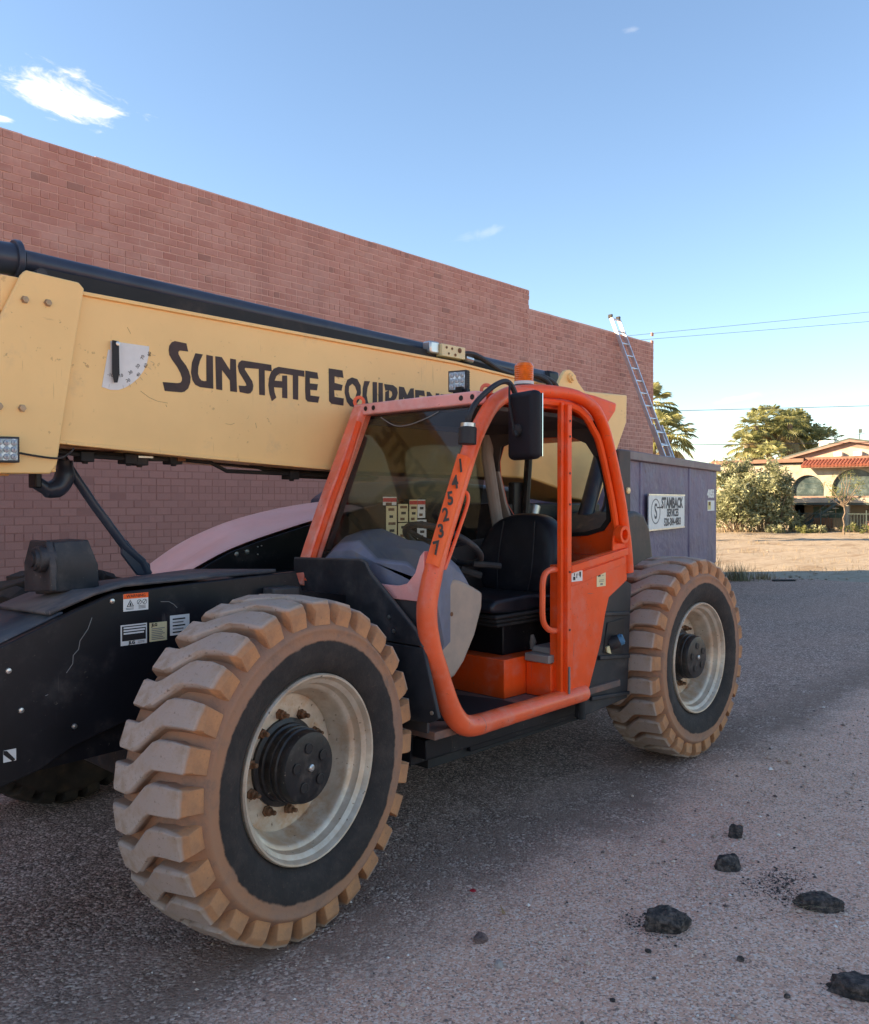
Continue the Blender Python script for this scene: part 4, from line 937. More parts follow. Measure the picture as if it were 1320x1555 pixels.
mb = MB(); mb.prism([(.98, 1.17), (1.03, 1.225), (1.085, 1.245), (1.14, 1.232), (1.22, 1.20), (1.292, 1.165), (1.288, 1.09), (1.235, .96), (1.155, .84), (1.09, .78), (1.0, .75), (.93, .80), (.92, 1.0)], 'y', .262, .35); P('console_side_cover', mb, MAT['beige'], bevel=.018, seg=3)
mb = MB(); mb.lathe([(.011, .261), (.006, .260), (0, .260)], 12, (1.06, 0, 1.08)); P('cover_screw', mb, MAT['rust'])
# steering wheel and column
M = Matrix.Translation((1.255, .50, 1.395)) @ Matrix.Rotation(radians(31), 4, 'Y')
mb = MB(); mb.lathe([(.205 + .017 * cos(2 * pi * k / 10), .017 * sin(2 * pi * k / 10)) for k in range(10)], 40, axis='z', closed=True, M=M); sw = P('steering_wheel', mb, MAT['plastic'], smooth=60)
mb = MB()
for a in (0.3, 2.4, 4.5): mb.tube([M @ Vector((0, 0, -.01)), M @ Vector((.1 * cos(a), .1 * sin(a), -.012)), M @ Vector((.2 * cos(a), .2 * sin(a), 0))], .013, 6)
mb.lathe([(.05, -.02), (.05, .01), (.03, .018), (0, .018)], 20, axis='z', M=M); mb.build('wheel_spoke', MAT['plastic'], sw)
mb = MB(); mb.tube([M @ Vector((0, 0, -.01)), (1.17, .50, 1.22)], .035, 12); mb.tube([(1.33, .36, 1.30), (1.42, .30, 1.29), (1.45, .28, 1.285)], .016, 8); mb.tube([(1.30, .42, 1.27), (1.39, .36, 1.235)], .02, 8); P('steering_column', mb, MAT['rubber'])
# operator decals on the far panel
def cdec(x0, x1, z0, z1, m, lines=4, band=None):
    d_ = decal('control_decal', x0, x1, z0, z1, .9615, m, dp)
    if band: rule(d_, x0, x1, z1 - .028, z1 - .006,   .9601, band)
    for k in range(lines):
        zc = z0 + (z1 - z0 - (.03 if band else 0)) * (k + .5) / lines; w_ = (x1 - x0)
        rule(d_, x0 + w_ * (.2 + .1 * (k % 2)), x0 + w_ * (.65 + .12 * (k % 3)), zc - .008, zc + .007,   .9601, MAT['ink'] if k % 2 else MAT['rust'])
cdec(1.268, 1.370, 1.594, 1.64, MAT['white'], 1, MAT['decal_red']); cdec(1.292, 1.372, 1.395, 1.59, MAT['cream'], 5); cdec(1.384, 1.46, 1.50, 1.60, MAT['cream'], 3); cdec(1.384, 1.46, 1.40, 1.494, MAT['cream'], 2)
cdec(1.472, 1.535, 1.50, 1.625, MAT['cream'], 3, MAT['decal_red']); cdec(1.538, 1.60, 1.52, 1.625, MAT['white'], 2, MAT['decal_red']); cdec(1.535, 1.61, 1.40, 1.51, MAT['white'], 4)
mb = MB(); mb.tube([(1.46, .80, 1.06), (1.44, .80, 1.16), (1.42, .79, 1.24)], [.010, .010, .012], 8); mb.lathe([(0, 1.235), (.020, 1.245), (.024, 1.27), (.016, 1.30), (0, 1.305)], 14, (1.42, .79, 0), 'z'); P('joystick', mb, MAT['rubber'])
mb = MB(); mb.box((1.36, .74, .80), (1.62, .92, 1.06)); P('control_pod', mb, MAT['trim'], bevel=.02)
for y, r_ in ((.44, .030), (.52, .022), (.58, .022)):
    mb = MB(); mb.lathe([(r_ + .005, 0), (r_ + .005, .010), (r_, .012), (r_, .006), (0, .006)], 18, axis='z', M=Matrix.Translation((1.10, y, 1.392)) @ Matrix.Rotation(radians(25), 4, 'Y')); P('dash_gauge', mb, MAT['rubber'])
# floor, seat box, seat
mb = MB(); mb.box((.80, .125, .555), (2.35, .953, .592)); P('cab_floor', mb, MAT['floor'], bevel=.004)
mb = MB(); mb.prism([(1.02, .17), (1.30, .16), (1.46, .17), (1.47, .30), (1.40, .52), (1.0, .55), (.92, .30)], 'z', .593, .600); P('floor_mat', mb, MAT['rubber'], bevel=.003)
mb = MB(); mb.box((1.505, .30, .593), (2.345, .95, .795)); P('seat_box', mb, MAT['orange'], bevel=.005)
mb = MB(); mb.box((1.685, .135, .593), (1.95, .297, .77)); P('side_box', mb, MAT['orange'], bevel=.005)
mb = MB(); mb.box((1.668, .137, .773), (1.95, .295, .815)); mb.prism([(1.72, .816), (1.74, .845), (1.95, .845), (1.95, .816)], 'y', .15, .29); P('side_box_lid', mb, MAT['trim'], bevel=.006)
mb = MB(); mb.box((1.60, .385, .797), (2.12, .82, .955)); P('seat_pedestal', mb, MAT['black'], bevel=.006)
mb = MB(); mb.tube([(1.845, .378, .80), (1.85, .374, .84), (1.848, .378, .88)], [.012, .02, .010], 10); P('seat_knob', mb, MAT['trim'])
mb = MB()
for k in range(3): mb.box((1.50 - .02 * k, .34 - .012 * k, .958 + k * .024), (2.10, .84, .978 + k * .024))
P('seat_bellows', mb, MAT['rubber'], bevel=.008)
mb = MB(); mb.prism([(1.43, 1.04), (1.42, 1.075), (1.46, 1.105), (1.75, 1.115), (2.0, 1.10), (2.02, 1.03), (1.6, 1.025)], 'y', .32, .84); P('seat_cushion', mb, MAT['vinyl'], bevel=.02, seg=3)
bk = [(.37, 1.05), (.325, 1.14), (.305, 1.25), (.31, 1.37), (.345, 1.455), (.40, 1.515), (.47, 1.543), (.57, 1.55), (.67, 1.543), (.77, 1.515), (.85, 1.45), (.905, 1.35), (.915, 1.27), (.88, 1.15), (.82, 1.05)]
mb = MB()
for dx, s_ in ((-.055, .78), (-.045, .92), (.0, 1.0), (.075, .97), (.10, .82)):
    for y, z in bk: mb.v.append((1.98 + dx + (z - 1.05) * .16, .58 + (y - .58) * s_, 1.30 + (z - 1.30) * (s_ * .5 + .5)))
n = len(bk); mb.f = [(i * n + k, i * n + (k + 1) % n, (i + 1) * n + (k + 1) % n, (i + 1) * n + k) for i in range(4) for k in range(n)] + [tuple(range(n - 1, -1, -1)), tuple(4 * n + k for k in range(n))]
mb.mi = [0] * len(mb.f); mb.tint = [.5] * len(mb.f)
sb = P('seat_backrest', mb, MAT['vinyl'], smooth=70, subsurf=1)
mb = MB()
for y in (.455, .70): mb.tube([(1.922 + .0, y + (.02 if y < .5 else -.02), 1.08), (1.936, y, 1.2), (1.958, y, 1.35), (1.984, y + (.01 if y < .5 else -.01), 1.50)], .0030, 6, smooth=4)
mb.build('backrest_seam', MAT['plastic'], sb)
# lower door: skin, rails, handle, decals
skin = [(1.772, 1.285), (2.330, 1.356), (2.350, 1.30), (2.352, 1.165), (2.163, 1.082), (2.125, .99), (2.085, .85), (1.965, .60), (1.772, .60)]
mb = MB(); mb.prism(skin, 'y', .086, .120); door = P('door', mb, MAT['orange'], bevel=.005)
mb = MB(); mb.prism([(1.772, 1.282), (2.335, 1.353), (2.335, 1.312), (1.772, 1.240)], 'y', .066, .086); mb.build('door_rail', MAT['orange'], door, bevel=.005)
mb = MB(); mb.prism([(1.788, 1.232), (1.90, 1.246), (2.32, 1.302), (2.322, 1.262), (1.90, 1.185), (1.788, 1.17)], 'y', .079, .086); mb.build('door_strip', MAT['orange'], door, bevel=.003)
mb = MB(); mb.box((1.715, .113, .60), (1.775, .165, 1.285)); mb.build('door_edge', MAT['orange'], door, bevel=.004)
mb = MB(); mb.tube([(1.71, .12, 1.262), (1.655, .12, 1.262), (1.612, .12, 1.245), (1.592, .12, 1.20), (1.590, .12, 1.12), (1.590, .12, 1.04), (1.605, .12, .99), (1.65, .12, .955), (1.71, .12, .945)], .0155, 10, smooth=4); mb.build('door_handle', MAT['orange_dusty'], door)
mb = MB(); mb.lathe([(.050, .045), (.050, .085), (.030, .085), (.030, .045)], 24, (2.262, 0, 1.428), closed=True); mb.build('door_latch_ring', MAT['orange'], door, bevel=.003)
mb = MB(); mb.prism([(2.20, 1.335), (2.34, 1.352), (2.315, 1.47), (2.27, 1.482), (2.225, 1.455), (2.205, 1.40)], 'y', .085, .098); mb.build('latch_plate', MAT['orange'], door, bevel=.004)
mb = MB(); mb.prism([(1.735, .62), (1.745, .62), (1.745, .76), (1.735, .76)], 'y', .055, .062); P('worn_label', mb, MAT['grey_ink'])
d = decal('door_decal', 1.786, 1.886, 1.195, 1.268, .0785, MAT['white'], door); y2 = .0771
rule(d, 1.786, 1.886, 1.250, 1.268, y2, MAT['decal_orange']); rule(d, 1.80, 1.868, 1.254, 1.264, y2 - .0007, MAT['ink'])
for x0, z0, w_, h_ in ((1.80, 1.203, .020, .018), (1.808, 1.225, .008, .014), (1.83, 1.212, .006, .024), (1.856, 1.222, .016, .022), (1.862, 1.214, .008, .008), (1.842, 1.225, .004, .012)): rule(d, x0, x0 + w_, z0, z0 + h_, y2, MAT['ink'])
d = decal('door_decal', 2.035, 2.124, 1.150, 1.233, .085, MAT['cream'], door); y2 = .0836
for x0, z0, w_, h_, mm in ((2.047, 1.205, .024, .018, 'ink'), (2.06, 1.184, .045, .003, 'grey_ink'), (2.056, 1.176, .05, .003, 'grey_ink'), (2.07, 1.158, .024, .010, 'grey_ink'), (2.085, 1.208, .02, .003, 'grey_ink')): rule(d, x0, x0 + w_, z0, z0 + h_, y2, MAT[mm])
# rear quarter panel with the blue filler cap
rq = [(2.372, 1.178), (2.178, 1.084), (2.125, .975), (2.098, .86), (1.975, .59), (1.955, .44), (2.10, .445), (2.46, .465), (2.50, 1.13)]
mb = MB(); mb.prism(rq, 'y', .145, .175); qp = P('rear_quarter_panel', mb, MAT['plastic'], bevel=.005)
mb = MB(); mb.tube([(2.372, .135, 1.180), (2.182, .135, 1.086), (2.13, .135, .975), (2.10, .135, .86), (1.98, .135, .60)], .014, 8, smooth=3); mb.build('panel_edge', MAT['rubber'], qp)
for a, b_ in (((2.19, .985), (2.46, .965)), ((2.14, .745), (2.46, .715)), ((2.06, .53), (2.46, .50))):
    mb = MB(); mb.prism([(a[0], a[1] - .014), (b_[0], b_[1] - .014), (b_[0], b_[1] + .008), (a[0] + .005, a[1] + .010)], 'y', .128, .146); mb.build('panel_rib', MAT['plastic'], qp, bevel=.005)
mb = MB(); mb.prism([(2.19, .765), (2.40, .735), (2.42, .94), (2.235, .93)], 'y', .139, .1445); mb.build('filler_recess', MAT['ink'], qp, bevel=.004)
mb = MB(); mb.tube([(2.265, .15, .80), (2.30, .105, .825)], .036, 16); fc = mb.build('filler_neck', MAT['plastic'], qp)
mb = MB(); mb.tube([(2.298, .108, .824), (2.312, .09, .836)], .032, 18); mb.tube([(2.285, .082, .860), (2.335, .094, .815)], .008, 8); mb.build('filler_cap', MAT['blue'], qp, bevel=.003)
mb = MB(); mb.prism([(2.215, .765), (2.255, .752), (2.235, .80), (2.21, .795)], 'y', .128, .138); mb.build('filler_tag', MAT['cream'], qp)
mb = MB(); mb.tube([(1.985, .15, .56), (1.985, .15, .43)], .026, 12); P('sill_bump_stop', mb, MAT['rubber'])
# rear bodywork
mb = MB(); mb.prism([(2.75, .75), (2.80, 1.42), (2.98, 1.515), (3.26, 1.548), (3.36, 1.525), (3.44, 1.43), (3.50, 1.18), (3.50, .75)], 'y', .55, 1.0); P('rear_tank', mb, paint('tank_plastic', (.030, .028, .030), .5, var=.2, dust=(.20, .13, .09), dust_amt=.45, dust_scale=4, streak=(.24, .16, .11)), bevel=.03, seg=4)
mb = MB(); mb.box((3.27, .70, 1.0), (3.43, .755, 1.975)); tw = P('boom_tower', mb, paint('tower_paint', (.062, .050, .048), .6, var=.2, dust=(.14, .10, .08), dust_amt=.4), bevel=.01)
mb = MB(); mb.lathe([(.024, .699), (.022, .689), (0, .686)], 16, (3.385, 0, 1.69)); mb.build('side_marker', paint('marker_lens', (.85, .60, .30), .25), tw)
mb = MB(); mb.tube([(3.00, .86, 1.36), (3.12, .86, 1.56), (3.30, .86, 1.94)], .055, 12); mb.tube([(3.10, .80, 1.38), (3.26, .80, 1.58), (3.36, .80, 1.90)], .020, 8); P('lift_cylinder', mb, MAT['navy'])
mb = MB(); mb.tube([(2.68, 1.02, 1.46), (2.72, 1.02, 1.585)], .045, 14); P('air_canister', mb, MAT['steel'])
mb = MB(); mb.box((2.46, .99, 1.0), (2.60, 1.04, 1.74)); mb.box((2.4, 1.0, .9), (3.5, 1.5, 1.60)); P('boom_cradle', mb, MAT['black'], bevel=.01)
mb = MB(); mb.tube([(2.54, .97, 1.40), (2.60, .97, 1.98)], .026, 8); P('rear_post', mb, MAT['black'])
# unit number on its orange strip and the grab rod behind the post
ang = atan2(1.823 - 1.345, .935 - .748); dirp = Vector((cos(ang), 0, sin(ang))); perp = Vector((sin(ang), 0, -cos(ang)))
mb = MB()
c0 = Vector((.742, YC, 1.335)); c1 = Vector((.950, YC, 1.812))
ax = (c1 - c0).normalized(); sidev = Vector((ax.z, 0, -ax.x))
for c_ in (c0, c1):
    for k in range(7):
        a = -pi / 2 + pi * (k - 3) / 7.2; mb.v.append(c_ + sidev * (cos(a) * .0455) + Vector((0, sin(a) * .0455, 0)))
mb.v = [Vector(v) for v in mb.v]
mb.f = [(k, k + 1, 8 + k, 7 + k) for k in range(6)]; mb.mi = [0] * 6; mb.tint = [.5] * 6
strip = P('number_strip', mb, MAT['decal_orange'], smooth=60)
for s_, x, z in (('1', .925, 1.772), ('4', .888, 1.698), ('5', .857, 1.627), ('2', .827, 1.556), ('3', .797, 1.486), ('7', .768, 1.413)):
    text('unit_figure', s_, .082, (x - .034, YC - .0467, z), (1, 0, .14), (-.14, 0, 1), MAT['ink'], strip, bold=.0022)
mb = MB(); mb.tube([(.925, .085, 1.66), (.95, .07, 1.655), (.955, .066, 1.62), (.925, .066, 1.55), (.815, .066, 1.345), (.80, .07, 1.325), (.775, .085, 1.325)], .0085, 8, smooth=4); P('grab_rod', mb, MAT['orange_dusty'])
# roof kit: beacon, work lamp, alarm, mirror, wiring
BX, BY = 1.72, .34
mb = MB(); mb.lathe([(.092, 2.196), (.092, 2.208), (.074, 2.222), (.056, 2.228), (.056, 2.240), (0, 2.240)], 28, (BX, BY, 0), 'z'); bc = P('beacon', mb, MAT['plastic'], bevel=.003)
mb = MB(); mb.box((BX - .08, BY - .06, 2.13), (BX + .09, BY + .06, 2.196)); mb.build('beacon_bracket', MAT['black_top'], bc, bevel=.004)
mb = MB(); mb.lathe([(.053, 2.240), (.053, 2.256), (0, 2.256)], 28, (BX, BY, 0), 'z'); mb.build('beacon_band', MAT['white'], bc)
mb = MB(); pr_ = [(.050, 2.256)]
for k in range(8): pr_ += [(.0515, 2.260 + k * .0108), (.0495, 2.265 + k * .0108)]
pr_ += [(.047, 2.347), (.040, 2.354), (0, 2.356)]
mb.lathe(pr_, 32, (BX, BY, 0), 'z'); mb.build('beacon_lens', MAT['amber'], bc)
wl = led_lamp('roof_work_lamp', (1.10, .262, 2.190), (.25, -1, 0), (0, 0, 1), .100, TH)
mb = MB(); mb.box((1.09, .225, 2.128), (1.125, .265, 2.16)); mb.cyl((1.11, .20, 2.14), (1.11, .29, 2.14), .012, 8); mb.build('lamp_foot', MAT['black'], wl)
mb = MB(); mb.tube([(.918, .035, 1.945), (.914, .035, 1.868)], .040, 16); al = P('alarm', mb, MAT['plastic'], bevel=.004)
mb = MB(); mb.tube([(.919, .035, 1.946), (.920, .035, 1.962)], .034, 14); mb.build('alarm_cap', MAT['steel'], al)
mb = MB(); mb.tube([(.925, .045, 1.955), (.925, .03, 2.00), (.965, .03, 2.055), (1.06, .03, 2.125), (1.15, .03, 2.168), (1.205, .025, 2.165), (1.245, .02, 2.11)], .013, 8, smooth=5); P('mirror_stay', mb, MAT['plastic'])
MM = Matrix.Translation((1.17, -.090, 1.960)) @ Matrix.Rotation(radians(-14), 4, 'Z')
mb = MB(); mb.box((-.035, -.098, -.155), (.03, .098, .155), M=MM); nm = P('near_mirror', mb, MAT['mirror_shell'], bevel=.028, seg=4)
mb = MB(); mb.box((.031, -.085, -.142), (.034, .085, .142), M=MM); mb.build('mirror_glass', MAT['mirror'], nm)
mb = MB(); mb.lathe([(.030, -.037), (.026, -.050), (.012, -.054), (0, -.054)], 18, (0, .008, -.022), 'x', M=MM); mb.tube([MM @ Vector((-.054, .012, -.02)), MM @ Vector((-.05, .05, .10)), MM @ Vector((-.02, .09, .20))], .0055, 6, smooth=4); mb.tube([MM @ Vector((-.05, .008, -.025)), MM @ Vector((-.055, -.012, -.05))], .008, 6); mb.build('mirror_ball', MAT['rubber'], nm)

# ------------------------------------------------------------------ dumpster behind the loader
DO = Vector((13.57, 4.85, 0)); DX = Vector((-.974, -.223, 0)).normalized(); DY = Vector((-.223, .974, 0)).normalized()
DM = Matrix((DX, DY, Vector((0, 0, 1)))).transposed().to_4x4(); DM.translation = DO       # local: x towards the near end, y to the back, z up
dm_mat = paint('faded_purple_dumpster_paint', (.105, .080, .150), .5, var=.15, vscale=.8, dust=(.27, .20, .23), dust_amt=.55, dust_scale=1.6, spots=(.14, .05, .03), spot_scale=14, bump=.6, bump_scale=1.7, bump_dist=.12)
dumpster = empty('dumpster', DO, 'faded purple roll-off dumpster with a white sign on its side', 'dumpster')
Z0, Z1, W, LN = .44, 2.30, 1.40, 5.75
def Dm(mb, name, m=None, **k): return mb.build(name, m or dm_mat, dumpster, **k)
mb = MB()
mb.box((0, 0, Z0), (LN, .05, Z1 - .1), M=DM); mb.box((0, W - .05, Z0), (LN, W, Z1 - .1), M=DM); mb.box((0, .052, Z0), (.05, W - .052, Z1 - .1), M=DM); mb.box((LN - .05, .052, Z0), (LN, W - .052, Z1 - .1), M=DM); mb.box((.052, .052, Z0), (LN - .052, W - .052, Z0 + .06), M=DM)
body = Dm(mb, 'dumpster_body', bevel=.01)
mb = MB(); mb.box((-.10, -.06, Z1 - .13), (LN + .1, .06, Z1), M=DM); mb.box((-.10, W - .06, Z1 - .13), (LN + .1, W + .06, Z1), M=DM); mb.box((-.10, .062, Z1 - .128), (.06, W - .062, Z1 - .002), M=DM); mb.box((LN - .06, .062, Z1 - .128), (LN + .1, W - .062, Z1 - .002), M=DM)
Dm(mb, 'dumpster_rim', paint('dumpster_rim_paint', (.15, .095, .105), .5, var=.2, dust=(.27, .19, .18), dust_amt=.4), bevel=.015)
rib = None
for x in (2.02, 4.75):
    mb = MB(); mb.prism([(x, -.018), (x + .07, -.018), (x + .10, .0), (x - .03, .0)], 'z', Z0, Z1 - .131, M=DM); Dm(mb, 'dumpster_rib', bevel=.006)
mb = MB(); mb.box((0, .25, .20), (LN, .37, Z0), M=DM); mb.box((0, W - .37, .20), (LN, W - .25, Z0), M=DM); Dm(mb, 'dumpster_skid', MAT['rust'])
for x in (.35, LN - .4):
    for y in (.14, W - .14):
        mb = MB(); mb.cyl(DM @ Vector((x, y - .09, .11)), DM @ Vector((x, y + .09, .11)), .11, 16); mb.box((x - .04, y - .11, .11), (x + .04, y - .095, Z0), M=DM); Dm(mb, 'dumpster_roller', MAT['rust'])
# sign
mb = MB(); mb.box((2.62, -.068, 1.195), (4.60, -.052, 1.70), M=DM); sign = Dm(mb, 'dumpster_sign', MAT['white'])
DR, UPZ = -DX, Vector((0, 0, 1))
def dtext(s, size, x, z, m, y=-.0700, sx=1.0, bold=0.0): return text('sign_lettering', s, size, DM @ Vector((x, y, z)), DR, UPZ, m, sign, sx=sx, bold=bold)
mk = MAT['grey_ink']; mkd = flat('sign_ink', (.045, .04, .05), .6)
dtext('STAMBACK', .225, 3.35, 1.575, mkd, sx=1.06, bold=.009); dtext('SERVICES', .165, 3.33, 1.425, mkd, sx=1.0, bold=.006); dtext('520-384-4803', .165, 3.33, 1.285, mkd, sx=1.04, bold=.005)
mb = MB(); mb.lathe([(.235, -.069), (.235, -.0705), (.212, -.0705), (.212, -.069)], 32, (4.26, 0, 1.46), closed=True, M=DM); lo = mb.build('sign_logo_ring', mk, sign)
lo.scale = (1, 1, .8)
dtext('S', .32, 4.26, 1.45, mkd, bold=.004)
mb = MB(); mb.box((3.90, -.0705, 1.505), (4.20, -.069, 1.525), M=DM); mb.build('sign_logo_bar', mkd, sign)
mb = MB(); mb.box((2.60, -.072, 1.695), (4.62, -.051, 1.715), M=DM); mb.box((2.60, -.072, 1.178), (4.62, -.051, 1.198), M=DM); mb.build('sign_frame', MAT['steel'], sign)
num = text('bin_number', '4055', .20, DM @ Vector((.47, -.003, 1.74)), DR, UPZ, MAT['white'], dumpster, sx=1.35, bold=.012)
mb = MB(); mb.box((.17, -.0030, 1.43), (.72, -.0005, 1.62), M=DM); ds = Dm(mb, 'bin_sticker', MAT['white'])
mb = MB(); mb.box((.46, -.0042, 1.45), (.70, -.0031, 1.60), M=DM); mb.build('sticker_panel', MAT['pale_yellow'], ds)
mb = MB(); mb.box((.50, -.0053, 1.53), (.64, -.0043, 1.595), M=DM); mb.build('sticker_print', MAT['rust'], ds)

# ------------------------------------------------------------------ extension ladder: stands in the dumpster, leans on the wall
alu = paint('aluminium', (.62, .64, .67), .34, .85, var=.12, vscale=6, dust=(.5, .5, .5), dust_amt=.3)
ladder = empty('ladder', (13.8, 5.45, .6), 'aluminium extension ladder leaning on the right end of the brick wall', 'ladder')
def lad(z, side, off=0.0): return Vector((13.63 + .085 * (5.09 - z) + side * .150, 6.985 - .36 * (5.09 - z) - off, z))
for off, z0, z1, w_ in ((.0, 1.6, 5.45, 1.0), (.05, .52, 3.15, 1.14)):
    for s_ in (-1, 1):
        mb = MB(); a, b_ = lad(z0, s_ * w_, off), lad(z1, s_ * w_, off); n = (b_ - a).normalized(); y = Vector((1, 0, 0)); y = (y - n * y.dot(n)).normalized(); q = n.cross(y)
        vs = []
        for c in (a, b_):
            for p, r_ in ((-.014, -.038), (.014, -.038), (.014, .038), (-.014, .038)): vs.append(c + y * p + q * r_)
        mb.add(vs, [(0, 1, 2, 3), (7, 6, 5, 4), (0, 4, 5, 1), (1, 5, 6, 2), (2, 6, 7, 3), (3, 7, 4, 0)])
        mb.build('ladder_rail', alu, ladder, bevel=.004)
    z = z0 + .12
    while z < z1:
        mb = MB(); mb.tube([lad(z, -w_ * 1.12, off), lad(z, w_ * 1.12, off)], .019, 10); mb.build('ladder_rung', alu, ladder)
        z += .262
for s_ in (-1, 1):
    mb = MB(); c = lad(5.45, s_); mb.box((c.x - .022, c.y - .05, c.z - .06), (c.x + .022, c.y + .045, c.z + .02)); mb.build('rail_cap', MAT['rubber'], ladder, bevel=.01)

# ------------------------------------------------------------------ power lines over the lot
wire_mat = flat('black_cable', (.03, .03, .035), .6)
def cable(a, b_, sag, r_, label):
    mb = MB(); pts = []
    for i in range(41):
        t = i / 40; p = Vector(a).lerp(Vector(b_), t); p.z -= sag * 4 * t * (1 - t); pts.append(p)
    mb.tube(pts, r_, 5)
    tag(mb.build('power_line', wire_mat), label, 'cable', 'power lines above the lot')
def line(z_l, z_r, sag, r_, label, ahead=38):
    k = (z_r - z_l) / 9.3; a = street(-25, ahead, z_l - k * 35); b_ = street(45, ahead, z_r + k * 25.7); cable(a, b_, sag, r_, label)
line(9.3, 10.2, .25, .008, 'highest thin power line, upper of the close pair over the ladder')
line(9.05, 9.78, .25, .008, 'second power line, just under the highest one')
line(5.83, 6.05, .25, .013, 'power line passing just above the palms')
line(4.32, 4.42, .25, .014, 'lowest power line, crossing the palm crowns')

# ------------------------------------------------------------------ stones, lumps of asphalt, gravel
lump_mat = paint('broken_asphalt', (.030, .024, .023), .9, var=.5, vscale=30, dust=(.20, .145, .12), dust_amt=.5, dust_scale=45, spots=(.26, .20, .17), spot_scale=150, bump=.9, bump_scale=140)
def lump(name, x, y, sx, sy, sz, rz, label, cat='rock', mat=None, seed=0, sub=4, group=None, rough=.35):
    bm = bmesh.new(); bmesh.ops.create_icosphere(bm, subdivisions=sub, radius=1)
    for v in bm.verts:
        n = v.co.normalized(); d = .92 / (abs(n.x) ** 3.2 + abs(n.y) ** 3.2 + abs(n.z) ** 3.2) ** (1 / 3.2) + rough * .8 * mnoise.noise(n * 1.4 + Vector((seed, seed * 2.3, 0))) + rough * .45 * mnoise.noise(n * 4 + Vector((0, seed, 1))) + rough * .20 * mnoise.noise(n * 9 + Vector((seed, 0, 5))) + rough * .12 * mnoise.noise(n * 19 + Vector((2, seed, 5)))
        # broken faces: clip towards a few planes
        for a in range(6):
            pn = Vector((cos(a * 1.3 + seed), sin(a * 2.1 + seed * 1.7), .5 * sin(a * 3.7 + seed))).normalized(); h = .86 + .12 * sin(a * 5 + seed)
            q = n.dot(pn)
            if q > .05: d = min(d, h / q * (1 + .10 * mnoise.noise(n * 8) + .07 * mnoise.noise(n * 18)))
        co_ = n * d; v.co = Vector((co_.x * sx, co_.y * sy, max(co_.z, -.35) * sz))
    me = bpy.data.meshes.new(name); bm.to_mesh(me); bm.free(); me.shade_smooth(); me.set_sharp_from_angle(angle=radians(24)); me.materials.append(mat or lump_mat)
    o = bpy.data.objects.new(name, me); COL.objects.link(o); o.location = (x, y, .30 * sz + .0); o.rotation_euler = (0, 0, rz); WLOC[name] = o.location.copy()
    return tag(o, label, cat, group)
G_ = 'lumps of broken asphalt on the gravel'
lump('asphalt_lump', 2.04, -.70, .036, .034, .046, .3, 'smallest pointed black asphalt lump, nearest the loader', 'rock', seed=1.2, group=G_)
lump('asphalt_lump', 1.672, -.83, .060, .048, .044, -.7, 'rounded black asphalt lump just behind the crumbled dark patch', 'rock', seed=2.7, group=G_)
lump('asphalt_lump', 1.00, -.885, .090, .062, .060, -.75, 'big blocky black asphalt lump alone in the gravel', 'rock', seed=4.1, group=G_)
lump('asphalt_lump', 1.572, -1.255, .095, .050, .042, -1.1, 'flat long black asphalt lump beside straw and crumbs', 'rock', seed=6.3, group=G_)
lump('asphalt_lump', 1.06, -1.60, .145, .062, .045, -1.25, 'long dark grey asphalt slab cut by the picture edge', 'rock', seed=8.8, group=G_)
stone_mat = paint('brown_stone', (.17, .10, .085), .9, var=.3, vscale=30, bump=.3)
lump('brown_stone', .448, -.441, .034, .026, .018, .2, 'flat brown stone on the gravel by the asphalt edge', 'stone', stone_mat, 3.3)
lump('pale_stone', .36, -.60, .020, .017, .014, .2, 'pale pinkish pebble in the gravel near the front tyre', 'stone', paint('pale_stone', (.42, .33, .29), .9, var=.2), 5.5)
for k, (x, y, s_) in enumerate(((.976, -1.194, .016), (.80, -.93, .013), (.45, -1.0, .010), (.86, -1.40, .012), (2.2, -1.7, .018))):
    lump('asphalt_crumb', x, y, s_, s_ * .9, s_ * .7, k, ('jagged black crumb between the two nearest lumps', 'round black crumb just in front of the blocky lump', 'tiny black crumb alone in the near gravel', 'small black crumb beside the long slab', 'small black crumb out by the right edge')[k], 'stone', None, 2.2 + k, 2, 'black crumbs on the gravel')
lump('bottle_cap', .73, -.16, .013, .013, .006, 0, 'tiny red bottle cap on the dark asphalt edge', 'bottle cap', flat('red_cap', (.45, .02, .03), .4), 1.1, 2, rough=.05)

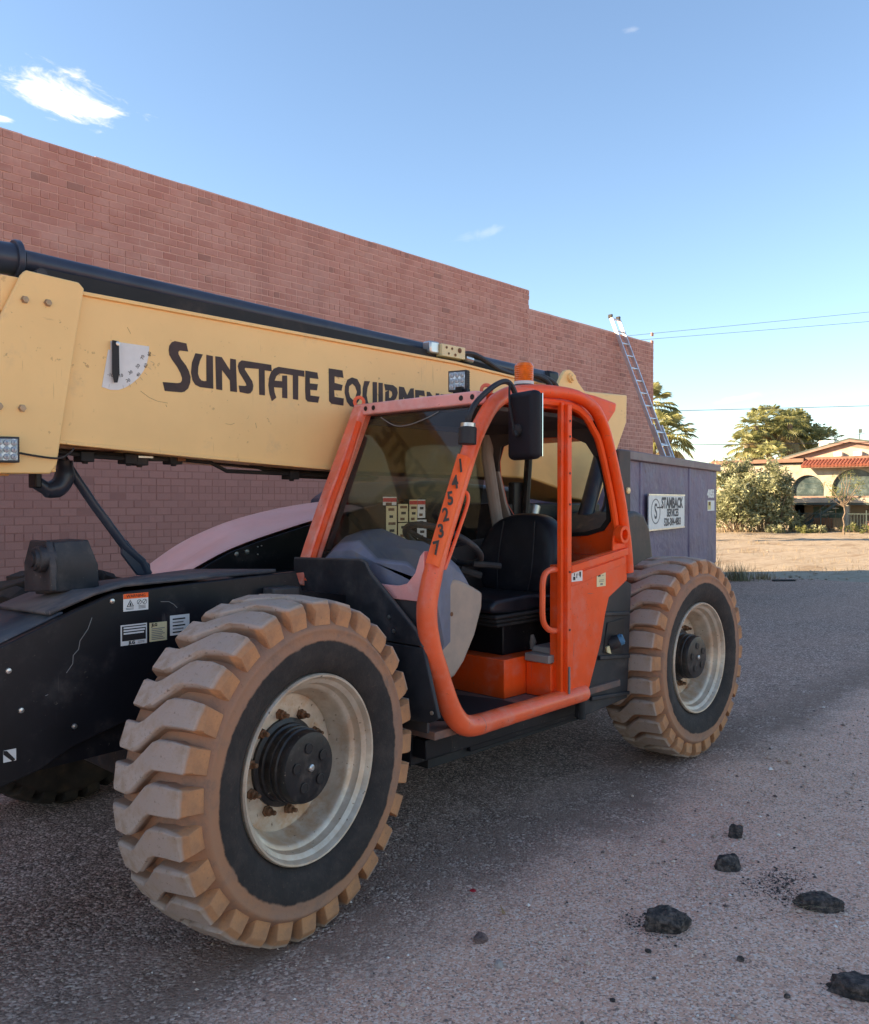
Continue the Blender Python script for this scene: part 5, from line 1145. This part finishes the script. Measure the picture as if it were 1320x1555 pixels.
OCT = [(1, 0, 0), (-1, 0, 0), (0, 1, 0), (0, -1, 0), (0, 0, 1), (0, 0, -.6)]
OF = [(0, 2, 4), (2, 1, 4), (1, 3, 4), (3, 0, 4), (2, 0, 5), (1, 2, 5), (3, 1, 5), (0, 3, 5)]
def pebble_mat():
    m, nt, b, out = base_mat('loose_pebbles'); t = NT(nt); a = t.n('ShaderNodeAttribute', attribute_name='tint').outputs['Fac']
    r2 = t.math('FRACT', t.math('MULTIPLY', a, 9.7)); c = t.mix(a, (.40, .25, .18), (.72, .50, .39)); c = t.mix(t.step(r2, .78, .84), c, (.12, .08, .07)); c = t.mix(t.step(r2, .93, .96), c, (.80, .68, .60))
    t.put(b.inputs['Base Color'], c); b.inputs['Roughness'].default_value = .9; return m
PEB = pebble_mat()
def pebbles(name, spots, mat):
    mb = MB(); r = random.Random(11)
    for x, y, s_, tn in spots:
        a = r.random() * 6.28; ca, sa = cos(a), sin(a); e = r.uniform(.6, 1.0); h = r.uniform(.45, .8)
        vs = []
        for p in OCT:
            q = (p[0] * s_ * r.uniform(.75, 1.2), p[1] * s_ * e * r.uniform(.75, 1.2), p[2] * s_ * h)
            vs.append((x + q[0] * ca - q[1] * sa, y + q[0] * sa + q[1] * ca, q[2] + s_ * .25 - (.005 if y < -1.95 else 0)))
        mb.add(vs, OF, 0, tn)
    return tag(mb.build(name, mat, smooth=0, recalc=False), kind='stuff')
r = random.Random(5); sp = []
for k in range(26000):
    x = -1.6 + 8.5 * r.random() ** 1.5; y = -.15 - 3.0 * r.random() ** .9 + .12 * r.gauss(0, 1)
    d = (Vector((x, y)) - Vector((CAM.x, CAM.y))).length
    if d < 1.0: continue
    if mnoise.noise(Vector((x * 1.6, y * 1.6, 2))) + r.uniform(-.4, .5) < -.05: continue
    s_ = min(.016, .0022 * math.exp(r.gauss(.35, .5))) * (1 + .10 * d)
    sp.append((x, y, s_, r.random()))
for k in range(1500):
    x = -1.5 + 9 * r.random(); y = -.1 + abs(r.gauss(0, .45)); s_ = min(.010, .0030 * math.exp(r.gauss(.1, .4))); sp.append((x, y, s_, r.random()))
for k in range(160):
    x = r.uniform(-1.2, 3.5); y = r.uniform(-2.6, -.25); sp.append((x, y, r.uniform(.008, .014), r.uniform(.6, 1)))
pebbles('gravel', sp, PEB)
sp = []
for cx_, cy_, n_, sx_, sy_ in ((1.68, -1.03, 520, .11, .05), (1.60, -1.14, 260, .06, .04), (.97, -.80, 200, .045, .045), (1.5, -.95, 40, .2, .1), (.93, -.93, 40, .04, .04)):
    for k in range(n_): sp.append((cx_ + r.gauss(0, sx_), cy_ + r.gauss(0, sy_), r.uniform(.0012, .0045) if k % 14 else r.uniform(.005, .010), r.random()))
pebbles('asphalt_crumbs', sp, lump_mat)

straw = paint('dry_straw', (.50, .38, .22), .8, var=.25, vscale=20)
def blades(name, spots, mat, parent=None, kind=None):
    mb = MB(); r = random.Random(21)
    for x, y, z, L_, w_, lean, az in spots:
        d = Vector((cos(az), sin(az), 0)); s_ = Vector((-sin(az), cos(az), 0)); p = Vector((x, y, z)); prev = None; n = 4
        ring_ = []
        for i in range(n + 1):
            t = i / n; q = p + d * (L_ * lean * t ** 1.6) + Vector((0, 0, 1)) * (L_ * sqrt(max(0.02, 1 - lean * lean)) * t); ww = w_ * (1 - t * .85)
            ring_ += [q - s_ * ww, q + s_ * ww]
        mb.add(ring_, [(2 * i, 2 * i + 1, 2 * i + 3, 2 * i + 2) for i in range(n)], 0, r.random())
    return mb.build(name, mat, parent, smooth=0, recalc=False)
r = random.Random(8)
o = blades('straw_wisp', [(1.50 + r.gauss(0, .04), -1.22 + r.gauss(0, .04), .008, r.uniform(.06, .14), .0016, r.uniform(.93, .995), r.uniform(2.5, 5.5)) for k in range(26)], straw)
tag(o, 'wisp of dry straw lying beside the flat asphalt lump', 'straw')
o = blades('dry_leaf', [(.66, -.38, .004, .05, .008, .97, 1.0), (.66, -.385, .004, .03, .005, .9, 2.2)], paint('dry_leaf', (.42, .22, .10), .8)); tag(o, 'small curled dry leaf on the pavement edge', 'leaf')
mb = MB(); mb.tube([(1.86, -1.50, .008), (1.90, -1.52, .012), (1.96, -1.50, .010), (2.01, -1.52, .009)], .004, 5); mb.tube([(1.96, -1.50, .010), (1.99, -1.46, .02)], .003, 5); tag(mb.build('twig', MAT['rust']), 'short dark twig on the gravel at the right edge', 'twig')

# ------------------------------------------------------------------ weeds at the edge of the lot
def weed_mat(name, a_, b_):
    m, nt, b, out = base_mat(name); t = NT(nt); tn = t.n('ShaderNodeAttribute', attribute_name='tint').outputs['Fac']
    t.put(b.inputs['Base Color'], t.mix(tn, a_, b_)); b.inputs['Roughness'].default_value = .75
    t.put(b.inputs['Transmission Weight'], 0.0)
    return m
DRYW = weed_mat('dry_weed', (.20, .145, .075), (.36, .28, .165)); GRNW = weed_mat('grey_green_weed', (.13, .13, .07), (.30, .27, .15))
def tuft(name, p, rad, h, n, mat, label, cat='weed', seed=1, group=None):
    r = random.Random(seed); root = empty(name, p, label, cat, group)
    blades('weed_stems', [(p.x + r.gauss(0, rad * .45), p.y + r.gauss(0, rad * .45), p.z, h * r.uniform(.4, 1.1), .004 + .004 * r.random(), r.uniform(.1, .85), r.uniform(0, 6.28)) for k in range(n)], mat, root)
    return root
tuft('weed_clump', street(6.15, 17.3), .30, .40, 240, GRNW, 'low grey-green weed clump at the pavement end behind the rear tyre', seed=2)
tuft('weed_clump', street(6.75, 17.6), .25, .22, 120, DRYW, 'low dry weed clump to the right of the grey-green one', seed=3)
tuft('weed_clump', street(5.95, 18.5), .30, .75, 80, DRYW, 'tall thin dry weed stalks behind the grey-green clump', seed=4)
tuft('weed_clump', street(7.9, 27), .5, .5, 120, DRYW, 'dry weed tuft in the lot beside the dumpster corner', seed=5)
r = random.Random(33); sp = []
for k in range(2600):
    a = r.random(); ah = 18 + 26 * r.random() ** 1.3; xx = ah * r.uniform(.27, .60); c = street(xx, ah)
    if mnoise.noise(Vector((c.x * .5, c.y * .5, 7))) < .12: continue
    for q in range(3): sp.append((c.x + r.gauss(0, .12), c.y + r.gauss(0, .12), -.01, r.uniform(.05, .22), .006, r.uniform(.2, .9), r.uniform(0, 6.28)))
for k in range(900):
    c = street(r.uniform(13.5, 24), r.uniform(42.0, 43.6)); sp.append((c.x, c.y, 0, r.uniform(.15, .55), .012, r.uniform(.1, .8), r.uniform(0, 6.28)))
o = blades('dry_grass', sp, DRYW); tag(o, kind='stuff')
mb = MB(); r = random.Random(44)
clods = []
for k in range(1400):
    ah = 17.4 + 25 * r.random() ** 1.4; xx = ah * r.uniform(.27, .60); c = street(xx, ah); clods.append((c.x, c.y, .012 + .05 * r.random() ** 3, r.random()))
tag(pebbles('lot_stones', clods, weed_mat('lot_stone', (.20, .145, .10), (.38, .31, .23))), kind='stuff')
mb = MB(); c = street(7.0, 17.15); M2 = Matrix.Translation(c) @ Matrix.Rotation(HEAD - pi / 2 + .1, 4, 'Z'); mb.box((-.22, -.04, .0), (.24, .05, .035), M=M2); tag(mb.build('black_strip', MAT['rubber'], bevel=.01), 'short black rubber strip lying at the pavement end', 'rubber strip')

# ------------------------------------------------------------------ foliage kit
def leaf_mat(name, dark, light, back=.0):
    m, nt, b, out = base_mat(name); t = NT(nt); tn = t.n('ShaderNodeAttribute', attribute_name='tint').outputs['Fac']
    c = t.mix(tn, dark, light)
    t.put(b.inputs['Base Color'], c); b.inputs['Roughness'].default_value = .55
    tr = t.n('ShaderNodeBsdfTranslucent'); t.put(tr.inputs[0], c); mx = t.n('ShaderNodeMixShader'); mx.inputs[0].default_value = .35
    nt.links.new(b.outputs[0], mx.inputs[1]); nt.links.new(tr.outputs[0], mx.inputs[2]); nt.links.new(mx.outputs[0], out.inputs[0])
    return m
bark = paint('bark', (.20, .15, .11), .9, var=.35, vscale=10, bump=.5, bump_scale=30)
palm_bark = paint('palm_bark', (.24, .18, .13), .9, var=.3, vscale=8, bump=.5, bump_scale=20)
def leaves(mb, c, rad, n, L_, W_, r, tone=(.0, 1.0), flat_=1.0):
    for k in range(n):
        while True:
            d = Vector((r.uniform(-1, 1), r.uniform(-1, 1), r.uniform(-1, 1)))
            if d.length < 1: break
        p = c + Vector((d.x * rad[0], d.y * rad[1], d.z * rad[2]))
        a = Vector((r.gauss(0, 1), r.gauss(0, 1), r.gauss(0, .8) * flat_)).normalized(); b_ = a.orthogonal().normalized(); ang_ = r.uniform(0, 6.28); b_ = (b_ * cos(ang_) + a.cross(b_) * sin(ang_))
        l = L_ * r.uniform(.6, 1.3); w = W_ * r.uniform(.6, 1.3)
        mb.add([p, p + a * l * .45 + b_ * w, p + a * l, p + a * l * .45 - b_ * w], [(0, 1, 2, 3)], 0, r.uniform(*tone))
def limb(mb, a, b_, r0, r1, r, k=5):
    pts = []; d = b_ - a
    for i in range(k + 1): t = i / k; pts.append(a + d * t + Vector((r.gauss(0, 1), r.gauss(0, 1), r.gauss(0, .5))) * d.length * .035 * (t > 0) * (t < 1))
    mb.tube(pts, [r0 + (r1 - r0) * i / k for i in range(k + 1)], 7)

def bush(name, p, w, h, mat, label, cat, seed, n=70, L_=.17, W_=.028, group=None, tones=None, per=70):
    r = random.Random(seed); root = empty(name, p, label, cat, group); st = MB(); lf = MB()
    for k in range(n):
        a = r.uniform(0, 6.28); rr = sqrt(r.random()); top = Vector((cos(a) * rr * w * .5, sin(a) * rr * w * .5, h * r.uniform(.25, 1.0) * (1 - .32 * rr * rr)))
        base = Vector((cos(a) * rr * w * .22, sin(a) * rr * w * .22, 0))
        if k % 3 == 0: limb(st, p + base, p + top, .035, .008, r)
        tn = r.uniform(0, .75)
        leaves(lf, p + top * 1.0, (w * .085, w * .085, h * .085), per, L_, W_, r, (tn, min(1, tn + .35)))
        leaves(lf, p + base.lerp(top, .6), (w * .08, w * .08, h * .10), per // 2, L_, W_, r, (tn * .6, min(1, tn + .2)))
    st.build('stem', bark, root); lf.build('foliage', mat, root, smooth=0, recalc=False); return root

def fan_palm(p, h, spread, label, seed, group, n=46):
    r = random.Random(seed); root = empty('palm_tree', p, label, 'palm tree', group)
    tk = MB(); lean = Vector((r.uniform(-.05, .05), r.uniform(-.05, .05), 0)) * h
    pts = [p + lean * (i / 8) ** 2 + Vector((0, 0, h * i / 8)) for i in range(9)]
    tk.tube(pts, [.24, .21, .19, .18, .175, .17, .17, .175, .19], 12); tk.build('trunk', palm_bark, root)
    top = pts[-1]; lf = MB(); dry = MB()
    for k in range(n + 20):
        dead = k >= n; mb = dry if dead else lf
        az = k * 2.39996 + r.uniform(-.2, .2); el = radians(r.uniform(-70, -35)) if dead else radians(78 - 115 * ((k + .5) / n) ** .9 + r.uniform(-8, 8))
        d = Vector((cos(az) * cos(el), sin(az) * cos(el), sin(el))); pet = spread * (.45 if dead else r.uniform(.42, .55)); s_ = Vector((-sin(az), cos(az), 0)); u = s_.cross(d)
        base = top - Vector((0, 0, r.uniform(.1, 1.1) if dead else .0)); q = base + d * pet - Vector((0, 0, .06 * pet))
        mb.add([base - s_ * .018, base + s_ * .018, q + s_ * .012, q - s_ * .012], [(0, 1, 2, 3)], 0, .3)
        m_ = 15; R_ = spread * r.uniform(.42, .55) * (.8 if dead else 1); fold = r.uniform(.12, .3); tn = r.random()
        for i in range(m_):
            a0 = radians(-105 + 210 * i / m_); a1 = radians(-105 + 210 * (i + .72) / m_); am = (a0 + a1) / 2
            rr = R_ * (1 - .25 * abs(am) / 1.8) * r.uniform(.9, 1.05)
            def pt(a, rad_, dz): return q + d * (cos(a) * rad_) + s_ * (sin(a) * rad_) + u * dz - Vector((0, 0, 1)) * (rad_ / R_) ** 2 * R_ * (.35 if not dead else .8)
            tip = pt(am, rr, 0) - Vector((0, 0, R_ * .12 * r.random()))
            mb.add([q, pt(a0 * 1.0, rr * .62, -fold * .1), tip, pt(a1, rr * .62, -fold * .1), pt(am, rr * .55, fold * .18)], [(0, 1, 4), (1, 2, 4), (4, 2, 3), (0, 4, 3)], 0, min(1, max(0, tn + r.uniform(-.15, .15))))
    lf.build('fronds', PALM_LEAF, root, smooth=0, recalc=False); dry.build('dead_fronds', PALM_DEAD, root, smooth=0, recalc=False); return root
PALM_LEAF = leaf_mat('palm_leaf', (.12, .14, .05), (.46, .46, .21)); PALM_DEAD = leaf_mat('dead_palm_leaf', (.30, .235, .13), (.58, .49, .29))

def tree(name, p, h, crown, n, per, L_, W_, mat, label, cat, seed, trunk_r=.15, group=None, crown_z=.62):
    r = random.Random(seed); root = empty(name, p, label, cat, group); tk = MB(); lf = MB()
    fork = p + Vector((0, 0, h * .45)); limb(tk, p, fork, trunk_r, trunk_r * .7, r)
    cc = p + Vector((0, 0, h * crown_z))
    for k in range(n):
        a = k * 2.39996; e = r.uniform(-.5, 1.0); rr = r.uniform(.55, 1.0)
        tip = cc + Vector((cos(a) * crown[0] * rr * cos(e * 1.2), sin(a) * crown[0] * rr * cos(e * 1.2), e * crown[1]))
        if k % 2 == 0: limb(tk, fork, tip, trunk_r * .45, .012, r)
        tn = r.uniform(0, .7); s_ = crown[0] * r.uniform(.16, .3)
        leaves(lf, tip, (s_, s_, s_ * .7), per, L_, W_, r, (tn, min(1, tn + .35)))
    tk.build('trunk', bark, root); lf.build('crown', mat, root, smooth=0, recalc=False); return root

# palms behind the wall end
fan_palm(street(9.0, 35), 5.6, 1.35, 'taller palm partly hidden by the wall corner', 1, 'two palms by the wall corner', 34)
fan_palm(street(9.15, 33.5), 4.25, 1.35, 'shorter palm just right of the wall corner', 2, 'two palms by the wall corner', 34)
# palm group and trees behind the house
gp = 'palms behind the arched house'
for k, (x, ah, h, lab) in enumerate(((22.2, 61, 5.6, 'lowest leftmost palm of the group behind the house'), (23.3, 62, 7.0, 'second palm from the left, rising above the big bush'), (24.6, 63, 7.6, 'tallest palm in the middle of the group'),
                                     (25.9, 62, 7.2, 'fourth palm, right of the tallest one'), (27.0, 64, 6.6, 'right palm of the group beside the leafy tree'), (22.9, 59, 4.6, 'short palm low in front of the group'), (28.6, 63, 5.9, 'rightmost palm, above the white roof box'))):
    fan_palm(street(x, ah), h, 1.75, lab, 10 + k, gp, 26)
TREE_LEAF = leaf_mat('tree_leaf', (.10, .115, .045), (.34, .34, .15)); BUSH_LEAF = leaf_mat('bush_leaf', (.09, .105, .045), (.52, .54, .33)); PALO = leaf_mat('feathery_leaf', (.10, .12, .036), (.26, .28, .11))
tree('leafy_tree', street(27.6, 66), 8.6, (2.2, 1.7), 40, 120, .32, .09, TREE_LEAF, 'round leafy tree at the right of the palm group', 'tree', 4, .22, crown_z=.76)
tree('leafy_tree', street(21.0, 64), 5.2, (1.7, 1.0), 24, 90, .30, .08, PALO, 'low pale tree peeping over the flat roof left of the palms', 'tree', 5, .15)
tree('leafy_tree', street(9.7, 40), 3.9, (1.0, .6), 14, 40, .18, .03, PALO, 'thin sparse tree top just above the dumpster', 'tree', 6, .06)
tree('leafy_tree', street(36.5, 66), 6.2, (2.4, 1.6), 30, 90, .32, .09, TREE_LEAF, 'dark tree top behind the right end of the house roof', 'tree', 7, .2)
bush('oleander_bush', street(15.2, 43), 3.0, 3.75, BUSH_LEAF, 'big pale flowering-looking bush, left half of the hedge before the house', 'bush', 7, 110, .24, .042, per=56)
bush('oleander_bush', street(16.75, 42.6), 2.2, 3.55, BUSH_LEAF, 'big bush with a dark foot, right half of the hedge before the house', 'bush', 8, 100, .24, .042, per=56)
bush('low_shrub', street(17.9, 42.6), .9, 1.3, BUSH_LEAF, 'small open shrub at the right foot of the big bush', 'bush', 9, 14, .2, .03, per=30)
tree('young_tree', street(19.15, 40.0), 2.9, (.95, .75), 26, 26, .16, .013, PALO, 'young feathery tree with a thin pale trunk in front of the house', 'tree', 9, .045, crown_z=.74)
for k, (x, ah, w, h, lab) in enumerate(((16.5, 41.6, .9, .45, 'low dry shrub at the foot of the big bush'), (17.8, 41.2, .7, .5, 'yellowish low shrub right of the bush foot'), (18.6, 41.5, .8, .5, 'low shrub left of the young tree'), (20.3, 41.2, 1.4, .55, 'low shrub right of the young tree'))):
    bush('low_shrub', street(x, ah), w, h, PALO if k % 2 else BUSH_LEAF, lab, 'shrub', 20 + k, 14, .12, .018, 'low shrubs at the edge of the lot', per=34)

# ------------------------------------------------------------------ the arched house across the lot
FO = street(15.88, 48); e_ = street(15.88 + .738, 48 - .674) - FO; FX = e_.normalized(); FY = Vector((-FX.y, FX.x, 0))
if FY.dot(Vector((BEAR.x, BEAR.y, 0))) < 0: FY = -FY
HM = Matrix((FX, FY, Vector((0, 0, 1)))).transposed().to_4x4(); HM.translation = FO     # x along the front, y into the house
house = empty('arched_house', FO, 'pale two-storey house with arches and red tile edge across the lot', 'house')
stucco = paint('cream_stucco', (.42, .37, .30), .9, var=.1, vscale=1.5, dust=(.27, .225, .17), dust_amt=.4, dust_scale=2, bump=.3, bump_scale=25)
fascia = paint('brown_fascia', (.19, .105, .075), .7, var=.2); pink = paint('pink_trim', (.26, .16, .13), .7, var=.12); roofm = paint('grey_green_roof', (.075, .095, .085), .8, var=.2)
tile = paint('red_roof_tile', (.24, .075, .05), .75, var=.3, vscale=6); dkgl = paint('dark_window', (.030, .050, .055), .08, var=.4, vscale=1.2, dust=(.14, .19, .19), dust_amt=.5, dust_scale=1.5); iron = flat('green_iron', (.035, .060, .058), .5); teal = paint('teal_window', (.10, .19, .18), .15, var=.3, vscale=2)
def Hm(mb, name, m, parent=None, **k): return mb.build(name, m, parent or house, **k)
def arch(cx_, w, z0, zs, k=14): return [(cx_ - w / 2, z0)] + [(cx_ - w / 2 * cos(pi * i / k), zs + w / 2 * .92 * sin(pi * i / k)) for i in range(k + 1)] + [(cx_ + w / 2, z0)]
LW = 15.5
arches = [(4.89, 1.62), (7.18, 2.2), (9.9, 2.2), (12.6, 2.2)]
# upper front wall: piers and spandrels around the arched openings
mb = MB(); x = 0.0
for cx_, w in arches:
    a = arch(cx_, w, 1.83, 2.2)
    mb.prism([(x, 1.83), (a[0][0], 1.83)] + [(a[0][0], 2.2), (a[0][0], 3.55), (x, 3.55)], 'y', 0, .25, M=HM)
    pts = a[1:-1]
    for i in range(len(pts) - 1): mb.prism([pts[i], pts[i + 1], (pts[i + 1][0], 3.55), (pts[i][0], 3.55)], 'y', 0, .25, M=HM)
    x = a[-1][0]
mb.prism([(x, 1.83), (LW, 1.83), (LW, 3.55), (x, 3.55)], 'y', 0, .25, M=HM)
Hm(mb, 'wall', stucco, smooth=30)
mb = MB(); mb.box((0, 0, -.3), (4.16, .25, 1.83), M=HM); mb.box((-.004, .255, -.3), (.25, 6, 3.55), M=HM); mb.box((LW - .25, .255, -.3), (LW, 6, 3.55), M=HM); mb.box((.255, 5.75, -.3), (LW - .255, 6, 3.55), M=HM); Hm(mb, 'wall', stucco, smooth=0)
mb = MB(); mb.box((4.17, 1.6, -.3), (LW - .26, 1.75, 3.5), M=HM); Hm(mb, 'recessed_wall', stucco, smooth=0)
mb = MB(); mb.box((.26, .26, 3.45), (LW - .26, 5.7, 3.52), M=HM); mb.box((.26, .26, 1.52), (LW - .26, 5.7, 1.60), M=HM); Hm(mb, 'floor_slab', stucco, smooth=0)
for cx_, w in arches:
    mb = MB(); mb.prism(arch(cx_, w, 1.85, 2.2), 'y', .18, .20, M=HM); o = Hm(mb, 'arched_screen', dkgl, smooth=0)
    for k in range(4): mb = MB(); mb.box((cx_ - w / 2 + .03, .165, 1.95 + .27 * k), (cx_ + w / 2 - .03, .178, 1.975 + .27 * k), M=HM); mb.build('screen_bar', iron, o, smooth=0)
    mb = MB(); mb.box((cx_ - w / 2 - .12, -.05, 1.77), (cx_ + w / 2 + .12, .17, 1.85), M=HM); Hm(mb, 'arch_sill', pink, smooth=0)
mb = MB(); mb.box((3.7, -.75, 1.50), (LW, -.003, 1.76), M=HM); Hm(mb, 'balcony_ledge', stucco, bevel=.02)
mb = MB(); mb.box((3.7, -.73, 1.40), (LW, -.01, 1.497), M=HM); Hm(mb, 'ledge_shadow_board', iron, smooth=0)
for x in (4.66, 5.45, 8.2, 9.4, 11.6, 13.2):
    mb = MB(); mb.box((x, 1.54, .70), (x + .72, 1.585, 1.30), M=HM); o = Hm(mb, 'window', teal, smooth=0)
    mb = MB(); mb.box((x - .05, 1.50, .64), (x + .77, 1.535, .70), M=HM); mb.box((x + .34, 1.52, .70), (x + .38, 1.538, 1.30), M=HM); mb.build('window_frame', stucco, o, smooth=0)
mb = MB(); mb.box((.05, -.02, 2.42), (1.0, -.004, 3.13), M=HM); o = Hm(mb, 'window', teal, smooth=0)
mb = MB()
for a, b_ in (((.0, 2.37), (1.05, 2.42)), ((.0, 3.13), (1.05, 3.18)), ((.5, 2.42), (.54, 3.13)), ((.0, 2.42), (.05, 3.13)), ((1.0, 2.42), (1.05, 3.13))): mb.box((a[0], -.04, a[1]), (b_[0], -.006, b_[1]), M=HM)
mb.build('window_frame', stucco, o, smooth=0)
mb = MB(); mb.box((2.2, -.02, 2.42), (3.1, -.004, 3.13), M=HM); Hm(mb, 'window', teal, smooth=0)
for x in (4.05, 6.9, 9.9, 12.9):
    mb = MB(); mb.box((x, -.70, -.3), (x + .22, -.48, 1.40), M=HM); Hm(mb, 'porch_post', stucco, smooth=0)
# roof edge, tile skirt, gable
mb = MB(); mb.box((-.25, -.25, 3.62), (4.75, 6.2, 3.82), M=HM); Hm(mb, 'roof_edge', fascia, smooth=0)
mb = MB(); mb.box((4.752, .0, 3.60), (LW + .2, 6.2, 3.86), M=HM); Hm(mb, 'roof_edge', fascia, smooth=0)
mb = MB(); mb.prism([(-.62, 3.28), (.0, 3.58), (.0, 3.70), (-.64, 3.40)], 'x', 4.76, LW + .2, M=HM); Hm(mb, 'skirt_board', fascia, smooth=0)
tl = None
x = 4.84; k = 0
while x < LW + .1:
    mb = MB(); mb.tube([HM @ Vector((x, -.68, 3.385)), HM @ Vector((x, -.02, 3.70))], [.085, .068], 8); Hm(mb, 'roof_tile', tile); x += .165; k += 1
mb = MB(); mb.prism([(3.9, 3.87), (6.9, 4.66), (11.0, 3.87)], 'y', .30, .45, M=HM); Hm(mb, 'gable', pink, smooth=0)
mb = MB(); mb.prism([(5.1, 3.875), (6.9, 4.34), (9.2, 3.875)], 'y', .26, .295, M=HM); Hm(mb, 'gable_panel', stucco, smooth=0)
mb = MB(); mb.prism([(3.6, 3.86), (6.9, 4.72), (6.9, 4.80), (3.5, 3.92)], 'y', .05, 5.5, M=HM); mb.prism([(6.905, 4.72), (11.4, 3.86), (11.5, 3.92), (6.905, 4.80)], 'y', .05, 5.5, M=HM); Hm(mb, 'gable_roof', roofm, smooth=0)
mb = MB(); mb.prism([(3.75, 3.80), (6.9, 4.60), (6.9, 4.71), (3.6, 3.86)], 'y', .02, .20, M=HM); mb.prism([(6.905, 4.60), (11.2, 3.80), (11.4, 3.86), (6.905, 4.71)], 'y', .02, .20, M=HM); Hm(mb, 'gable_board', pink, smooth=0)
for x in (6.17, 7.12):
    mb = MB(); mb.box((x, -.02, 3.87), (x + .38, .25, 4.09), M=HM); Hm(mb, 'roof_unit', MAT['white'], bevel=.01)
mb = MB(); mb.box((4.7, 2.2, 3.86), (5.5, 3.2, 4.85), M=HM); Hm(mb, 'roof_box', MAT['white'], bevel=.02)
mb = MB(); mb.tube([HM @ Vector((6.95, 1.5, 4.75)), HM @ Vector((6.98, 1.5, 5.15))], .02, 6); mb.tube([HM @ Vector((6.75, 1.5, 5.02)), HM @ Vector((7.25, 1.5, 5.1))], .012, 6); mb.box((6.93, 1.44, 5.12), (7.08, 1.5, 5.32), M=HM); Hm(mb, 'roof_aerial', iron)
# stair with rail, iron fence
stair = MB(); stair.prism([(5.2, .28), (7.15, 1.72), (7.15, 1.86), (5.15, .42)], 'y', -1.30, -1.22, M=HM); stair.prism([(5.2, .62), (7.15, 2.06), (7.15, 2.10), (5.2, .66)], 'y', -1.28, -1.24, M=HM); Hm(stair, 'stair_stringer', iron, smooth=0)
for k in range(9):
    t = k / 8; mb = MB(); mb.box((5.2 + 1.85 * t, -1.21, .36 + 1.36 * t), (5.5 + 1.85 * t, -.76, .40 + 1.36 * t), M=HM); Hm(mb, 'stair_tread', stucco, smooth=0)
fence = empty('iron_fence', HM @ Vector((3, -1.9, 0)), 'low dark iron fence in front of the arched house', 'fence')
mb = MB(); mb.box((3.0, -1.92, .95), (LW, -1.89, .99), M=HM); mb.box((3.0, -1.92, .18), (LW, -1.89, .21), M=HM); mb.build('fence_rail', iron, fence, smooth=0)
x = 3.0; first = None
while x < LW:
    mb = MB(); mb.box((x, -1.93, -.1), (x + .05, -1.88, 1.15), M=HM); mb.build('fence_post', iron, fence, smooth=0); x += 1.05
mb = MB(); x = 3.1
while x < LW: mb.box((x, -1.915, .21), (x + .014, -1.895, .95), M=HM); x += .14
tag(mb.build('fence_bars', iron, fence, smooth=0), kind='stuff')
mb = MB(); mb.box((8.0, -1.2, -.1), (LW, -1.05, .62), M=HM); o = mb.build('low_wall', paint('brown_block', (.30, .17, .12), .9, var=.2), smooth=0); tag(o, 'low brown wall behind the iron fence at the right', 'wall')
mb = MB(); mb.box((5.75, -1.65, .25), (6.6, -1.45, .75), M=HM); mb.box((5.85, -1.62, -.05), (5.92, -1.5, .25), M=HM); mb.box((6.43, -1.62, -.05), (6.5, -1.5, .25), M=HM); o = mb.build('bench', MAT['rust'], bevel=.01); tag(o, 'reddish brown bench at the foot of the house stair', 'bench')
